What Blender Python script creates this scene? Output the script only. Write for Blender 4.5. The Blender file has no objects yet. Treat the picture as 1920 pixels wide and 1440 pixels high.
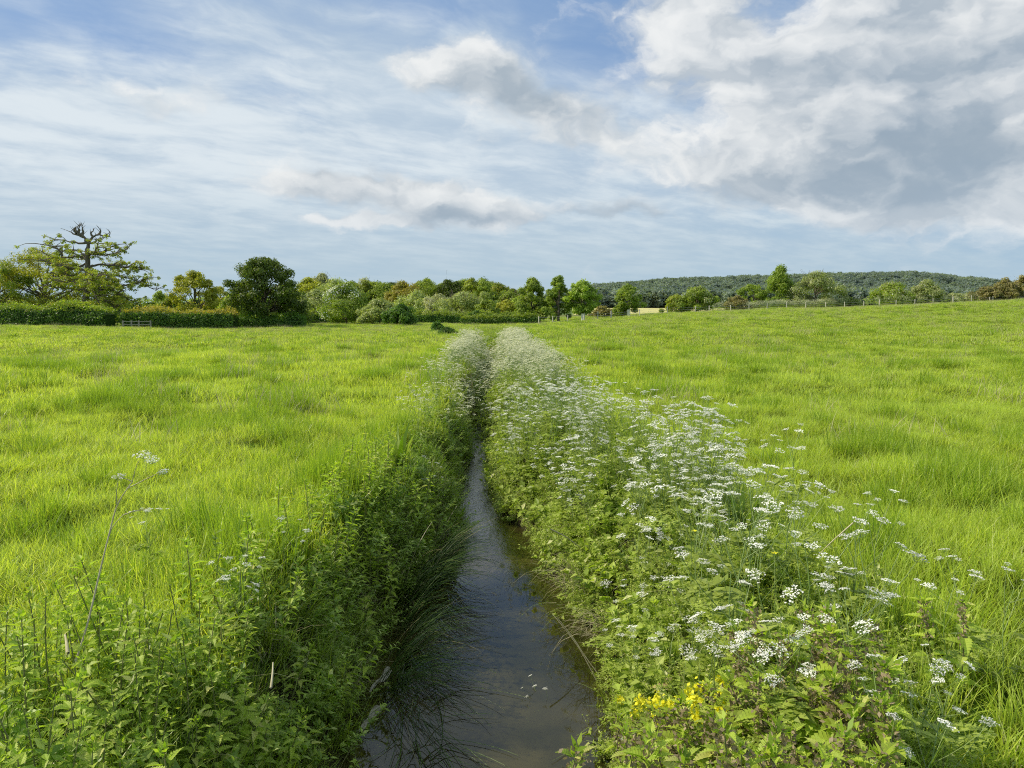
import bpy, math, random
import numpy as np
from mathutils import Vector
R = math.radians
random.seed(7)
RS = np.random.RandomState(11)
scene = bpy.context.scene
COL = scene.collection
SUN_AZ, SUN_EL = R(-80), R(40)      # azimuth measured from the view direction (+y), negative is to the left
EYE = 1.8
F = 1386.0                          # focal length of the photograph in its own pixels
PITCH = math.atan(130.0 / F)

# ------------------------------------------------------------ camera
cam_d = bpy.data.cameras.new("camera"); cam = bpy.data.objects.new("camera", cam_d); COL.objects.link(cam)
cam_d.sensor_width = 36; cam_d.lens = 36 * F / 1920; cam_d.clip_start = 0.05; cam_d.clip_end = 6000
cam.location = (0, 0, EYE); cam.rotation_euler = (R(90) - PITCH, 0, 0)
scene.camera = cam
scene.view_settings.view_transform = 'Standard'; scene.view_settings.look = 'None'
scene.view_settings.exposure = 0; scene.view_settings.gamma = 1
scene.cycles.max_bounces = 8; scene.cycles.transparent_max_bounces = 8
scene.cycles.use_denoising = False; scene.cycles.filter_width = 1.1; scene.cycles.use_adaptive_sampling = True; scene.cycles.adaptive_threshold = 0.02; scene.cycles.adaptive_min_samples = 12

def sm(a, b, x):
    t = np.clip((np.asarray(x, float) - a) / (b - a), 0, 1); return t * t * (3 - 2 * t)

# ------------------------------------------------------------ node helper
class NB:
    """tiny expression builder over shader nodes"""
    def __init__(s, tree): s.t = tree; s.n = tree.nodes; s.l = tree.links
    def put(s, sock, v):
        if isinstance(v, S): s.l.new(v.s, sock)
        elif isinstance(v, bpy.types.NodeSocket): s.l.new(v, sock)
        elif v is not None: sock.default_value = v
    def math(s, op, a, b=None, c=None, clamp=False):
        n = s.n.new('ShaderNodeMath'); n.operation = op; n.use_clamp = clamp
        for i, v in enumerate((a, b, c)):
            if v is not None: s.put(n.inputs[i], v)
        return S(s, n.outputs[0])
    def xyz(s, x, y, z):
        n = s.n.new('ShaderNodeCombineXYZ')
        for i, v in enumerate((x, y, z)): s.put(n.inputs[i], v)
        return S(s, n.outputs[0])
    def noise(s, vec, scale, detail=6, rough=.55, lac=2.0, dist=0, color=False):
        n = s.n.new('ShaderNodeTexNoise'); n.noise_dimensions = '3D'
        if vec is not None: s.put(n.inputs['Vector'], vec)
        n.inputs['Scale'].default_value = scale; n.inputs['Detail'].default_value = detail
        n.inputs['Roughness'].default_value = rough; n.inputs['Lacunarity'].default_value = lac
        n.inputs['Distortion'].default_value = dist
        return S(s, n.outputs[1 if color else 0])
    def sstep(s, v, a, b):
        n = s.n.new('ShaderNodeMapRange'); n.interpolation_type = 'SMOOTHSTEP'
        s.put(n.inputs[0], v); n.inputs[1].default_value = a; n.inputs[2].default_value = b
        return S(s, n.outputs[0])
    def mix(s, f, a, b, blend='MIX'):
        n = s.n.new('ShaderNodeMix'); n.data_type = 'RGBA'; n.blend_type = blend
        s.put(n.inputs[0], f)
        for i, v in ((6, a), (7, b)):
            s.put(n.inputs[i], (*v, 1) if isinstance(v, tuple) and len(v) == 3 else v)
        return S(s, n.outputs[2])
    def attr(s, name, kind='GEOMETRY'):
        n = s.n.new('ShaderNodeAttribute'); n.attribute_name = name; n.attribute_type = kind
        return S(s, n.outputs['Fac'])
class S:
    def __init__(s, nb, sock): s.nb = nb; s.s = sock
    def __add__(s, o): return s.nb.math('ADD', s, o)
    __radd__ = __add__
    def __sub__(s, o): return s.nb.math('SUBTRACT', s, o)
    def __rsub__(s, o): return s.nb.math('SUBTRACT', o, s)
    def __mul__(s, o): return s.nb.math('MULTIPLY', s, o)
    __rmul__ = __mul__
    def __truediv__(s, o): return s.nb.math('DIVIDE', s, o)

# ------------------------------------------------------------ sky
def px_dir(px, py):
    a, b = (px - 960) / F, -(py - 720) / F
    v = Vector((a, 1, b)).normalized()
    v = Vector((v.x, v.y * math.cos(PITCH) + v.z * math.sin(PITCH), -v.y * math.sin(PITCH) + v.z * math.cos(PITCH)))
    return v
def px_ae(px, py):
    v = px_dir(px, py); return math.atan2(v.x, v.y), math.asin(v.z)

def build_world():
    w = bpy.data.worlds.new("World"); scene.world = w; w.use_nodes = True
    nt = w.node_tree; nt.nodes.clear(); nb = NB(nt)
    out = nt.nodes.new('ShaderNodeOutputWorld'); bg = nt.nodes.new('ShaderNodeBackground')
    nt.links.new(bg.outputs[0], out.inputs[0]); bg.inputs[1].default_value = 0.1
    w.cycles.sampling_method = 'NONE'
    sky = nt.nodes.new('ShaderNodeTexSky'); sky.sky_type = 'NISHITA'; sky.sun_disc = False
    sky.sun_elevation = SUN_EL; sky.sun_rotation = SUN_AZ % (2 * math.pi)
    sky.altitude = 50; sky.air_density = 1.0; sky.dust_density = 1.0; sky.ozone_density = 2.0
    tc = nt.nodes.new('ShaderNodeTexCoord'); d = tc.outputs['Generated']
    sep = nt.nodes.new('ShaderNodeSeparateXYZ'); nt.links.new(d, sep.inputs[0])
    x, y, z = (S(nb, sep.outputs[i]) for i in range(3))
    az = nb.math('ARCTAN2', x, y); el = nb.math('ARCSINE', z)
    # ragged edges: warp the coordinates a little
    base = nb.xyz(az, el * 1.5, 0.0)
    w1 = nb.noise(base, 6, 2, .6) - .5; w2 = nb.noise(nb.xyz(az + 7.3, el * 1.5, 2.0), 7, 2, .6) - .5
    w3 = nb.noise(base, 34, 3, .62) - .5
    waz = az + w1 * .12 + w3 * .035; wel = el + w2 * .07 - w3 * .022
    wv = nb.xyz(waz, wel, 0.0)
    def blobs(lst, vec):
        tot = None
        for px, py, rx, ry, rot, amp in lst:
            a0, e0 = px_ae(px, py)
            m = nt.nodes.new('ShaderNodeMapping'); m.vector_type = 'TEXTURE'
            nb.put(m.inputs['Vector'], vec); m.inputs['Location'].default_value = (a0, e0, 0)
            m.inputs['Rotation'].default_value = (0, 0, R(rot)); m.inputs['Scale'].default_value = (rx / F, ry / F, 1)
            dt = nt.nodes.new('ShaderNodeVectorMath'); dt.operation = 'DOT_PRODUCT'
            nt.links.new(m.outputs[0], dt.inputs[0]); nt.links.new(m.outputs[0], dt.inputs[1])
            g = nb.math('POWER', .36788, S(nb, dt.outputs['Value']))
            tot = nb.math('MULTIPLY_ADD', g, amp, tot if tot is not None else 0.0)
        return tot
    # thin high veil, streaked in perspective like a layer far overhead
    zz = nb.math('MAXIMUM', z, 0.0) + .12
    pu, pv = x / zz, y / zz
    vn = nb.noise(nb.xyz(pu * .55 + pv * .35, pv * 1.0 - pu * .25, 3.0), 1.5, 4, .6)
    vf = nb.noise(nb.xyz(pu * 1.1 + pv * .3 + w1 * .35, pv * 1.5 - pu * .8 + w2 * .4, 9.0), 2.6, 7, .60)
    veil = vn * .45 + vf * .75 + blobs([
        (230, 300, 560, 150, 4, .40), (330, 170, 260, 70, -12, .14), (60, 200, 300, 90, 0, .2), (960, 500, 1700, 120, 0, .34), (820, 150, 380, 120, -8, .34),
        (430, 60, 130, 70, 25, .16), (1000, 330, 500, 160, 0, .34), (620, 320, 300, 90, 0, .14),
        (180, 60, 190, 60, -10, -.24), (540, 190, 90, 60, -30, -.20), (300, 105, 130, 40, -20, -.14), (1130, 70, 110, 120, 25, -.34), (800, 0, 140, 40, 0, -.22),
        (1900, 470, 260, 60, 0, -.10)], wv)
    veil = veil + nb.sstep(el, .40, .56) * .45
    va = nb.sstep(veil, .36, 1.16)
    vcol = nb.mix(nb.sstep(vf * 1.3 + blobs([(200, 200, 300, 70, 0, .20), (320, 300, 400, 110, 0, .10)], wv), .42, 1.0),
                  (5.0, 6.1, 7.2), (7.6, 8.3, 8.7))
    vcol = nb.mix(nb.sstep(el, .0, .20), (4.6, 5.9, 6.8), vcol)
    hz = nb.sstep(el, .30, -.02)
    skyc = nb.mix(.70, sky.outputs[0], (2.6, 4.2, 7.0))
    skyc = nb.mix(hz * .85, skyc, (4.2, 5.8, 7.0))
    col = nb.mix(va * .93, skyc, vcol)
    # cumulus: blobs + fbm; lit from the upper left by comparing density towards the sun
    n0 = nb.noise(nb.xyz(waz, wel * 1.7, .37), 8.0, 9, .56, 2.1)
    n1 = nb.noise(nb.xyz(waz - .028, wel * 1.7 + .040, .37), 8.0, 3, .56, 2.1)
    n2 = nb.noise(nb.xyz(waz, wel * 1.7, .37), 8.0, 3, .56, 2.1)
    big = [(1780, 60, 330, 170, 0, .75), (1620, 330, 220, 60, -4, .60), (1850, 250, 260, 130, 0, .6), (1340, 50, 150, 90, -40, .42), (1450, 260, 70, 100, 0, .42),
           (1880, 370, 200, 45, 0, .5), (760, 120, 150, 50, 0, .18), (900, 160, 170, 60, -18, .36), (1240, 200, 180, 80, 0, .18), (420, 200, 160, 40, 0, .2), (1090, 225, 190, 50, -22, .36),
           (690, 350, 180, 38, -6, .56), (900, 392, 130, 32, -6, .70), (560, 340, 70, 22, 0, .42), (760, 340, 120, 26, 0, .2), (740, 415, 110, 14, -4, .4),
           (1160, 395, 110, 18, -6, .42), (1180, 10, 110, 60, 0, .2), (620, 405, 60, 12, 0, .3)]
    den = blobs(big, wv) + (n0 - .5) * 1.25
    ca = nb.sstep(den, .16, .52)
    lit = nb.math('ADD', (n2 - n1) * 2.6 + (n0 - n2) * 2.4, .36, clamp=True)
    thick = nb.sstep(den, .40, 1.25)
    dark = blobs([(1800, 290, 230, 55, -5, .92), (1600, 370, 220, 26, -4, .65), (1860, 130, 200, 90, 0, .30), (1560, 130, 160, 50, 0, .3), (850, 410, 260, 16, -3, .4), (900, 190, 200, 40, -18, .4), (1690, 250, 200, 70, 0, .12), (1540, 30, 100, 50, 0, .3),
                  (1560, 250, 90, 50, 0, .3), (910, 412, 130, 18, -4, .75), (740, 385, 120, 24, -4, .45), (1160, 405, 120, 18, -4, .6), (1150, 230, 200, 45, -20, .3), (1000, 175, 130, 40, -20, .2)], wv)
    bright = blobs([(1400, 215, 50, 60, 0, .55), (1290, 60, 110, 50, -50, .30), (1380, 110, 60, 90, 0, .3), (1640, 190, 110, 26, 10, .5), (920, 366, 60, 10, 0, .9), (560, 335, 60, 12, 0, .3), (985, 385, 30, 8, 0, .5),
                    (1440, 335, 80, 35, 0, .35), (1760, 385, 130, 20, 0, .65), (1700, 90, 160, 40, 15, .4), (1500, 20, 120, 50, 0, .2), (820, 130, 110, 40, 0, .05), (670, 330, 130, 16, 0, .35), (1860, 335, 100, 22, 0, .6), (610, 400, 60, 10, 0, .4)], wv)
    lv = nb.sstep(lit * 1.3 - thick * .28 - dark * .62 + bright * .52, -.66, 1.26)
    ccol = nb.mix(lv, (3.2, 4.0, 4.8), (9.0, 9.1, 9.0))
    ccol = nb.mix(nb.sstep(el, .20, .04) * .35, ccol, (4.6, 5.7, 6.9))
    col = nb.mix(ca * .92, col, ccol)
    # below the horizon
    col = nb.mix(nb.sstep(el, -.02, -.06), col, (1.2, 1.6, .8))
    nb.put(bg.inputs[0], col)
    sun = bpy.data.lights.new("sun", 'SUN'); so = bpy.data.objects.new("sun", sun); COL.objects.link(so)
    sun.energy = 5.0; sun.angle = R(.6); sun.color = (1, .90, .70)
    sd = Vector((math.sin(SUN_AZ) * math.cos(SUN_EL), math.cos(SUN_AZ) * math.cos(SUN_EL), math.sin(SUN_EL)))
    so.rotation_euler = sd.to_track_quat('Z', 'Y').to_euler()
build_world()
# ------------------------------------------------------------ mesh building
class Buf:
    """collects triangles and quads with the point attributes t (0 foot .. 1 tip) and r (random)"""
    def __init__(s): s.v = []; s.f = {}; s.t = []; s.r = []; s.n = 0
    def add(s, v, faces, t=0.5, r=0.5, mat=0):
        v = np.asarray(v, np.float32).reshape(-1, 3); faces = np.asarray(faces, np.int64)
        s.v.append(v); s.f.setdefault((faces.shape[1], mat), []).append(faces + s.n)
        s.t.append(np.broadcast_to(np.asarray(t, np.float32), (len(v),)).copy()); s.r.append(np.broadcast_to(np.asarray(r, np.float32), (len(v),)).copy())
        s.n += len(v); return s
    def mesh(s, name, mats, smooth=False):
        me = bpy.data.meshes.new(name); v = np.concatenate(s.v)
        loops, starts, midx, k = [], [], [], 0
        for (w, m), fl in s.f.items():
            f = np.concatenate(fl); loops.append(f.ravel()); starts.append(k + np.arange(len(f)) * w); k += f.size
            midx.append(np.full(len(f), m, np.int32))
        loops = np.concatenate(loops); starts = np.concatenate(starts); midx = np.concatenate(midx)
        me.vertices.add(len(v)); me.vertices.foreach_set('co', v.ravel())
        me.loops.add(len(loops)); me.loops.foreach_set('vertex_index', loops.astype(np.int32))
        me.polygons.add(len(starts)); me.polygons.foreach_set('loop_start', starts.astype(np.int32))
        me.update(calc_edges=True)
        me.polygons.foreach_set('material_index', midx)
        me.polygons.foreach_set('use_smooth', np.full(len(starts), smooth))
        for nm, arr in (('t', s.t), ('r', s.r)):
            a = me.attributes.new(nm, 'FLOAT', 'POINT'); a.data.foreach_set('value', np.concatenate(arr))
        for m in (mats if isinstance(mats, (list, tuple)) else [mats]): me.materials.append(m)
        me.validate(); return me

def tube(buf, pts, rad, sides=6, t=None, r=.5, mat=0, cap=True):
    pts = np.asarray(pts, float); n = len(pts); rad = np.broadcast_to(np.asarray(rad, float), (n,))
    d = np.gradient(pts, axis=0); d /= np.linalg.norm(d, axis=1)[:, None] + 1e-9
    ref = np.array([0.31, 0.95, 0.05]) if abs(d[0][2]) > .6 else np.array([0, 0, 1.0])
    u = np.cross(d, ref); u /= np.linalg.norm(u, axis=1)[:, None] + 1e-9; w = np.cross(d, u)
    a = np.arange(sides) * 2 * math.pi / sides
    v = pts[:, None] + (u[:, None] * np.cos(a)[None, :, None] + w[:, None] * np.sin(a)[None, :, None]) * rad[:, None, None]
    i = np.arange(n - 1)[:, None] * sides; j = np.arange(sides)[None]; j2 = (j + 1) % sides
    q = np.stack([i + j, i + j2, i + sides + j2, i + sides + j], -1).reshape(-1, 4)
    tt = np.repeat(np.linspace(0, 1, n) if t is None else np.broadcast_to(t, (n,)), sides)
    buf.add(v.reshape(-1, 3), q, tt, r, mat)

def box(buf, c, s, rot=0, mat=0, r=.5, tilt=0):
    x, y, z = [k / 2 for k in s]
    v = np.array([[a, b, c_] for c_ in (-z, z) for b in (-y, y) for a in (-x, x)])
    ct, st = math.cos(tilt), math.sin(tilt); v = v @ np.array([[ct, 0, -st], [0, 1, 0], [st, 0, ct]])
    cr, sr = math.cos(rot), math.sin(rot); v = v @ np.array([[cr, sr, 0], [-sr, cr, 0], [0, 0, 1]])
    buf.add(v + np.array(c), [[0, 2, 3, 1], [4, 5, 7, 6], [0, 1, 5, 4], [2, 6, 7, 3], [0, 4, 6, 2], [1, 3, 7, 5]], .5, r, mat)

def blades(buf, base, h, w, yaw, lean, curve, segs=3, r=None, mat=0):
    """curved tapering strips: base (N,3)"""
    base = np.asarray(base, float); N = len(base)
    r = RS.rand(N) if r is None else np.broadcast_to(r, (N,))
    h, w, yaw, lean, curve = (np.broadcast_to(np.asarray(k, float), (N,)) for k in (h, w, yaw, lean, curve))
    side = np.stack([-np.sin(yaw), np.cos(yaw), np.zeros(N)], -1)
    tw = RS.uniform(-1.2, 1.2, N); fw = np.stack([np.cos(yaw + tw), np.sin(yaw + tw), np.zeros(N)], -1)
    vs, ts = [], []
    for k in range(segs + 1):
        s_ = k / segs; ang = lean + curve * s_
        cz = h * (np.cos(lean) * s_ - np.sin(lean) * curve * s_ * s_ / 2 - np.cos(lean) * curve ** 2 * s_ ** 3 / 6)
        cx = h * (np.sin(lean) * s_ + np.cos(lean) * curve * s_ * s_ / 2 - np.sin(lean) * curve ** 2 * s_ ** 3 / 6)
        c = base + fw * cx[:, None]; c[:, 2] += cz
        ww = w * (1 - s_ ** 1.6) / 2 * (0.75 if k == 0 else 1)
        if k < segs: vs += [c - side * ww[:, None], c + side * ww[:, None]]; ts += [s_, s_]
        else: vs += [c]; ts += [1.0]
    m = 2 * segs + 1
    v = np.stack(vs, 1).reshape(-1, 3); t = np.tile(np.array(ts), N); o = (np.arange(N) * m)[:, None]
    q = np.concatenate([o + np.array([[2 * k, 2 * k + 1, 2 * k + 3, 2 * k + 2]]) for k in range(segs - 1)]) if segs > 1 else None
    tri = o + np.array([[2 * segs - 2, 2 * segs - 1, 2 * segs]])
    n0 = buf.n; rr = np.repeat(r, m)
    if q is not None: buf.add(v, q, t, rr, mat); buf.f.setdefault((3, mat), []).append(tri + n0)
    else: buf.add(v, tri, t, rr, mat)

def rand_rot(N, up=0.0):
    """random unit frames; up pulls the normals towards +z"""
    n = RS.normal(size=(N, 3)); n /= np.linalg.norm(n, axis=1)[:, None]
    n[:, 2] = n[:, 2] + up; n /= np.linalg.norm(n, axis=1)[:, None]
    a = RS.normal(size=(N, 3)); u = np.cross(n, a); u /= np.linalg.norm(u, axis=1)[:, None]
    return u, np.cross(n, u), n

def kites(buf, c, u, v, ln, wd, t=.5, r=None, mat=0, fold=0.0, nrm=None):
    """leaf shaped quads: foot c, long axis u, width axis v"""
    N = len(c); r = RS.rand(N) if r is None else r
    ln = np.broadcast_to(ln, (N,))[:, None]; wd = np.broadcast_to(wd, (N,))[:, None] / 2
    p = np.stack([c, c + u * ln * .42 + v * wd, c + u * ln, c + u * ln * .42 - v * wd], 1)
    if fold and nrm is not None: p[:, 1] += nrm * wd * fold; p[:, 3] += nrm * wd * fold
    o = (np.arange(N) * 4)[:, None]
    buf.add(p.reshape(-1, 3), o + np.arange(4)[None], np.repeat(np.broadcast_to(t, (N,)), 4), np.repeat(np.broadcast_to(r, (N,)), 4), mat)

def place(buf, tv, tf, tt, c, u, v, n, s, r=None, mat=0):
    """copies of a template: x along u, y along v, z along n"""
    N = len(c); s = np.broadcast_to(s, (N,))[:, None, None]; r = RS.rand(N) if r is None else np.broadcast_to(r, (N,))
    p = c[:, None] + s * (tv[None, :, 0:1] * u[:, None] + tv[None, :, 1:2] * v[:, None] + tv[None, :, 2:3] * n[:, None])
    k = len(tv); o = (np.arange(N) * k)[:, None, None]
    buf.add(p.reshape(-1, 3), (o + np.asarray(tf)[None]).reshape(-1, np.asarray(tf).shape[1]), np.tile(tt, N), np.repeat(r, k), mat)

# ------------------------------------------------------------ materials
def newmat(name):
    m = bpy.data.materials.new(name); m.use_nodes = True; nt = m.node_tree; nt.nodes.clear()
    out = nt.nodes.new('ShaderNodeOutputMaterial'); return m, nt, NB(nt), out

def leafmat(name, c0, c1, c2=None, foot=(.35, .45), trans=.4, tcol=None, rough=.5, spec=.35, patch=None, pscale=.25, rlo=.0, rhi=1.0):
    """c0..c1 by the leaf's own random number, shade at the foot painted in as a darker tone, patch colour by place"""
    m, nt, nb, out = newmat(name)
    r = nb.attr('r'); t = nb.attr('t')
    oi = nt.nodes.new('ShaderNodeObjectInfo'); rnd = S(nb, oi.outputs['Random'])
    col = nb.mix(nb.sstep(r, rlo, rhi), c0, c1)
    if c2: col = nb.mix(nb.sstep(nb.math('FRACT', r * 7.31 + rnd * 3.7), .86, .97), col, c2)
    geo = nt.nodes.new('ShaderNodeNewGeometry')
    if patch:
        pn = nb.noise(geo.outputs['Position'], pscale, 3, .6)
        pm = nb.noise(geo.outputs['Position'], pscale * 7, 2, .6)
        col = nb.mix(nb.sstep(pn * .6 + pm * .4, .40, .62), col, patch)
    fd = nb.math('MULTIPLY_ADD', nb.sstep(t, 0, .75), 1 - foot[0], foot[0])  # shade low down between the blades, painted in as a darker foot
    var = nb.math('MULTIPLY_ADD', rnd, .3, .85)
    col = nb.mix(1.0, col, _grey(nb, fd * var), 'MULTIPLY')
    p = nt.nodes.new('ShaderNodeBsdfPrincipled'); nb.put(p.inputs['Base Color'], col)
    p.inputs['Roughness'].default_value = rough; p.inputs['Specular IOR Level'].default_value = spec
    if trans > 0:
        tr = nt.nodes.new('ShaderNodeBsdfTranslucent')
        nb.put(tr.inputs[0], nb.mix(1.0, col, tcol or (1.15, 1.25, .55), 'MULTIPLY'))
        mx = nt.nodes.new('ShaderNodeMixShader'); mx.inputs[0].default_value = trans
        nt.links.new(p.outputs[0], mx.inputs[1]); nt.links.new(tr.outputs[0], mx.inputs[2]); nt.links.new(mx.outputs[0], out.inputs[0])
    else: nt.links.new(p.outputs[0], out.inputs[0])
    return m
def _grey(nb, v):
    n = nb.n.new('ShaderNodeCombineColor')
    for i in range(3): nb.put(n.inputs[i], v)
    return S(nb, n.outputs[0])

def solid(name, c0, c1, scale=8, rough=.8, spec=.2, bump=0.0, stretch=(1, 1, 1), obj=True):
    m, nt, nb, out = newmat(name)
    tc = nt.nodes.new('ShaderNodeTexCoord'); mp = nt.nodes.new('ShaderNodeMapping')
    nt.links.new(tc.outputs['Object'], mp.inputs[0]); mp.inputs['Scale'].default_value = stretch
    n = nb.noise(mp.outputs[0], scale, 5, .65)
    p = nt.nodes.new('ShaderNodeBsdfPrincipled'); nb.put(p.inputs['Base Color'], nb.mix(nb.sstep(n, .3, .7), c0, c1))
    p.inputs['Roughness'].default_value = rough; p.inputs['Specular IOR Level'].default_value = spec
    if bump:
        b = nt.nodes.new('ShaderNodeBump'); b.inputs['Strength'].default_value = bump; nb.put(b.inputs['Height'], n)
        nt.links.new(b.outputs[0], p.inputs['Normal'])
    nt.links.new(p.outputs[0], out.inputs[0]); return m

M = {}
# field grass; the far swards are finer so read paler
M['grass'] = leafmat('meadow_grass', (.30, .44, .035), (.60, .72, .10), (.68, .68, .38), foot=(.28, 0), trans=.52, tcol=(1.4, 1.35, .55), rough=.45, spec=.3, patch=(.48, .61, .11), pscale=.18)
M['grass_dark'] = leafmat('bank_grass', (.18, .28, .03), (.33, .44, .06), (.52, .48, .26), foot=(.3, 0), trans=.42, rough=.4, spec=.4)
M['grass_blue'] = leafmat('tussock_grass', (.20, .33, .025), (.42, .54, .05), foot=(.25, 0), trans=.45, rough=.4, spec=.4)
M['straw'] = leafmat('straw', (.45, .40, .22), (.60, .54, .34), foot=(.7, 0), trans=.3, tcol=(1, 1, .8), rough=.6)
M['rush'] = leafmat('rush', (.045, .10, .018), (.12, .20, .04), (.42, .38, .22), foot=(.4, 0), trans=.3, rough=.35, spec=.5)
M['nettle'] = leafmat('nettle_leaf', (.20, .31, .03), (.42, .52, .07), (.58, .58, .18), foot=(.7, 0), trans=.40, tcol=(1.3, 1.5, .4), rough=.5, spec=.28)
M['nettle_top'] = leafmat('nettle_purple', (.20, .16, .09), (.36, .29, .18), foot=(.8, 0), trans=.25, tcol=(1, 1, .8), rough=.6)
M['nettle_stem'] = solid('nettle_stem', (.14, .13, .06), (.22, .26, .08), 20)
M['herb'] = leafmat('herb_leaf', (.25, .34, .04), (.44, .53, .09), (.64, .64, .30), foot=(.6, 0), trans=.42, tcol=(1.25, 1.4, .45), rough=.5, spec=.35)
M['herb_dark'] = leafmat('herb_dark', (.15, .25, .025), (.32, .43, .06), (.46, .50, .16), foot=(.6, 0), trans=.4, tcol=(1.2, 1.4, .4), rough=.45, spec=.4)  # darker copy of the herb leaf, left bank shade put into its colour
M['parsley_leaf'] = leafmat('parsley_leaf', (.26, .34, .05), (.44, .52, .10), foot=(.6, 0), trans=.42, rough=.5)
M['parsley_stem'] = leafmat('parsley_stem', (.20, .30, .08), (.30, .38, .14), foot=(.7, 0), trans=.0, rough=.5)
M['blossom_far'] = leafmat('cream_blossom', (.62, .64, .42), (.84, .84, .68), foot=(1, 0), trans=.35, tcol=(1, 1, .8), rough=.7, spec=.1)
M['blossom'] = leafmat('white_blossom', (.86, .86, .80), (.92, .92, .88), foot=(1, 0), trans=.35, tcol=(1, 1, .9), rough=.7, spec=.1)
M['yellow'] = leafmat('yellow_petal', (.80, .76, .02), (.86, .84, .05), foot=(1, 0), trans=.3, tcol=(1, 1, .4), rough=.6)
M['pale_stem'] = solid('pale_stem', (.38, .34, .20), (.55, .50, .34), 14)
M['dead_leaf'] = solid('dead_leaf', (.35, .25, .12), (.50, .38, .22), 14)
M['bark'] = solid('bark', (.10, .085, .06), (.20, .175, .13), 3, .9, .1, .6, (3, 3, .6))
M['bark_dark'] = solid('bark_dark', (.045, .04, .03), (.09, .08, .055), 3, .9, .1, .5, (3, 3, .6))
M['rail_wood'] = solid('rail_wood', (.22, .20, .16), (.36, .34, .29), 6, .85, .1, .3, (3, 3, .4))
M['wood'] = solid('weathered_wood', (.42, .39, .33), (.60, .57, .50), 6, .85, .1, .3, (3, 3, .4))
M['guard'] = solid('tree_guard', (.62, .60, .52), (.75, .73, .66), 5, .6, .3)
M['wire'] = solid('fence_wire', (.3, .3, .3), (.4, .4, .4), 5, .5, .4)
M['foam'] = solid('scum', (.20, .18, .12), (.42, .40, .32), 40, .8, .1)
def foliage(name, a, b, c=None, **k):
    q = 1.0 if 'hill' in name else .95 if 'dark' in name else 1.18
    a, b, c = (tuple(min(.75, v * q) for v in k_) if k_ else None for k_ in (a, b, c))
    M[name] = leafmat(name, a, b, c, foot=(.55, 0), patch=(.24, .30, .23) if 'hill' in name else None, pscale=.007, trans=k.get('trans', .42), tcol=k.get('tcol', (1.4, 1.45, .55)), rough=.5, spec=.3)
foliage('fol_oak', (.14, .19, .025), (.32, .37, .05), (.38, .30, .06))
foliage('fol_gold', (.20, .23, .02), (.40, .41, .05), (.44, .40, .07))
foliage('fol_dark', (.065, .105, .015), (.14, .20, .03), (.19, .25, .05))
foliage('fol_green', (.13, .19, .025), (.27, .34, .05), (.32, .38, .09))
foliage('fol_bright', (.15, .23, .03), (.28, .37, .05), (.36, .42, .10))
foliage('fol_willow', (.20, .25, .08), (.33, .38, .14), (.42, .44, .22))
foliage('fol_grey', (0.248, 0.272, 0.135), (0.403, 0.416, 0.240), (0.527, 0.528, 0.360))
foliage('fol_rust', (.22, .23, .035), (.38, .33, .06), (.42, .32, .08))
foliage('fol_brown', (.17, .17, .06), (.31, .27, .11), (.34, .30, .15))
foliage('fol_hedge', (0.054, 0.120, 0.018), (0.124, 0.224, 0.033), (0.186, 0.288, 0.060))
foliage('fol_hedgetop', (0.186, 0.272, 0.030), (0.310, 0.400, 0.053), (0.372, 0.320, 0.090))  # yellow green top growth, with the sunlit hedge top put into the colour
foliage('fol_cream', (.30, .32, .14), (.55, .55, .36), (.75, .74, .62), tcol=(1, 1, .7))
foliage('fol_hill', (.15, .20, .19), (.185, .24, .225), (.20, .26, .23), trans=.4)  # bluish haze and cloud shadow painted into the leaf colour
foliage('fol_hill2', (.13, .18, .17), (.165, .215, .20), (.18, .23, .21), trans=.4)  # darker variant, same haze and cloud shadow in the colour

# ------------------------------------------------------------ tagging
def tag(o, label=None, cat=None, group=None, kind=None):
    if label: o['label'] = label
    if cat: o['category'] = cat
    if group: o['group'] = group
    if kind: o['kind'] = kind
    return o
def ob(name, me, parent=None, loc=None, rz=None, scale=None):
    o = bpy.data.objects.new(name, me); COL.objects.link(o)
    if parent is not None: o.parent = parent
    if loc is not None: o.location = loc
    if rz is not None: o.rotation_euler = (0, 0, rz)
    if scale is not None: o.scale = scale if hasattr(scale, '__len__') else (scale,) * 3
    return o
def empty(name, loc=(0, 0, 0), rz=0):
    o = ob(name, None, None, loc, rz); o.empty_display_size = .2; return o

# ------------------------------------------------------------ terrain
_g = RS.rand(9, 64, 64)
def vnoise(x, y, s, k=0):
    x = np.asarray(x, float) / s + 17.3 * k; y = np.asarray(y, float) / s + 5.1 * k
    xi = np.floor(x).astype(int); yi = np.floor(y).astype(int); fx = x - xi; fy = y - yi
    fx = fx * fx * (3 - 2 * fx); fy = fy * fy * (3 - 2 * fy); g = _g[k % 9]
    a = g[xi % 64, yi % 64]; b = g[(xi + 1) % 64, yi % 64]; c = g[xi % 64, (yi + 1) % 64]; d = g[(xi + 1) % 64, (yi + 1) % 64]
    return (a * (1 - fx) + b * fx) * (1 - fy) + (c * (1 - fx) + d * fx) * fy
YS = np.array([-6, 2.0, 4.2, 5.9, 6.9, 8.9, 11, 13.8, 18, 25, 35, 45, 55, 65, 90, 110])
WL = np.array([-.98, -.96, -.98, -1.08, -.90, -.60, -.70, -.88, -.92, -.92, -1.2, -1.7, -3.4, -5.6, -11, -16])
WR = np.array([.5, .50, .56, .74, .48, .06, -.26, -.52, -.66, -.76, -.8, -1.3, -3.0, -5.3, -10.7, -15.7])
WATER = -.92
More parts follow.
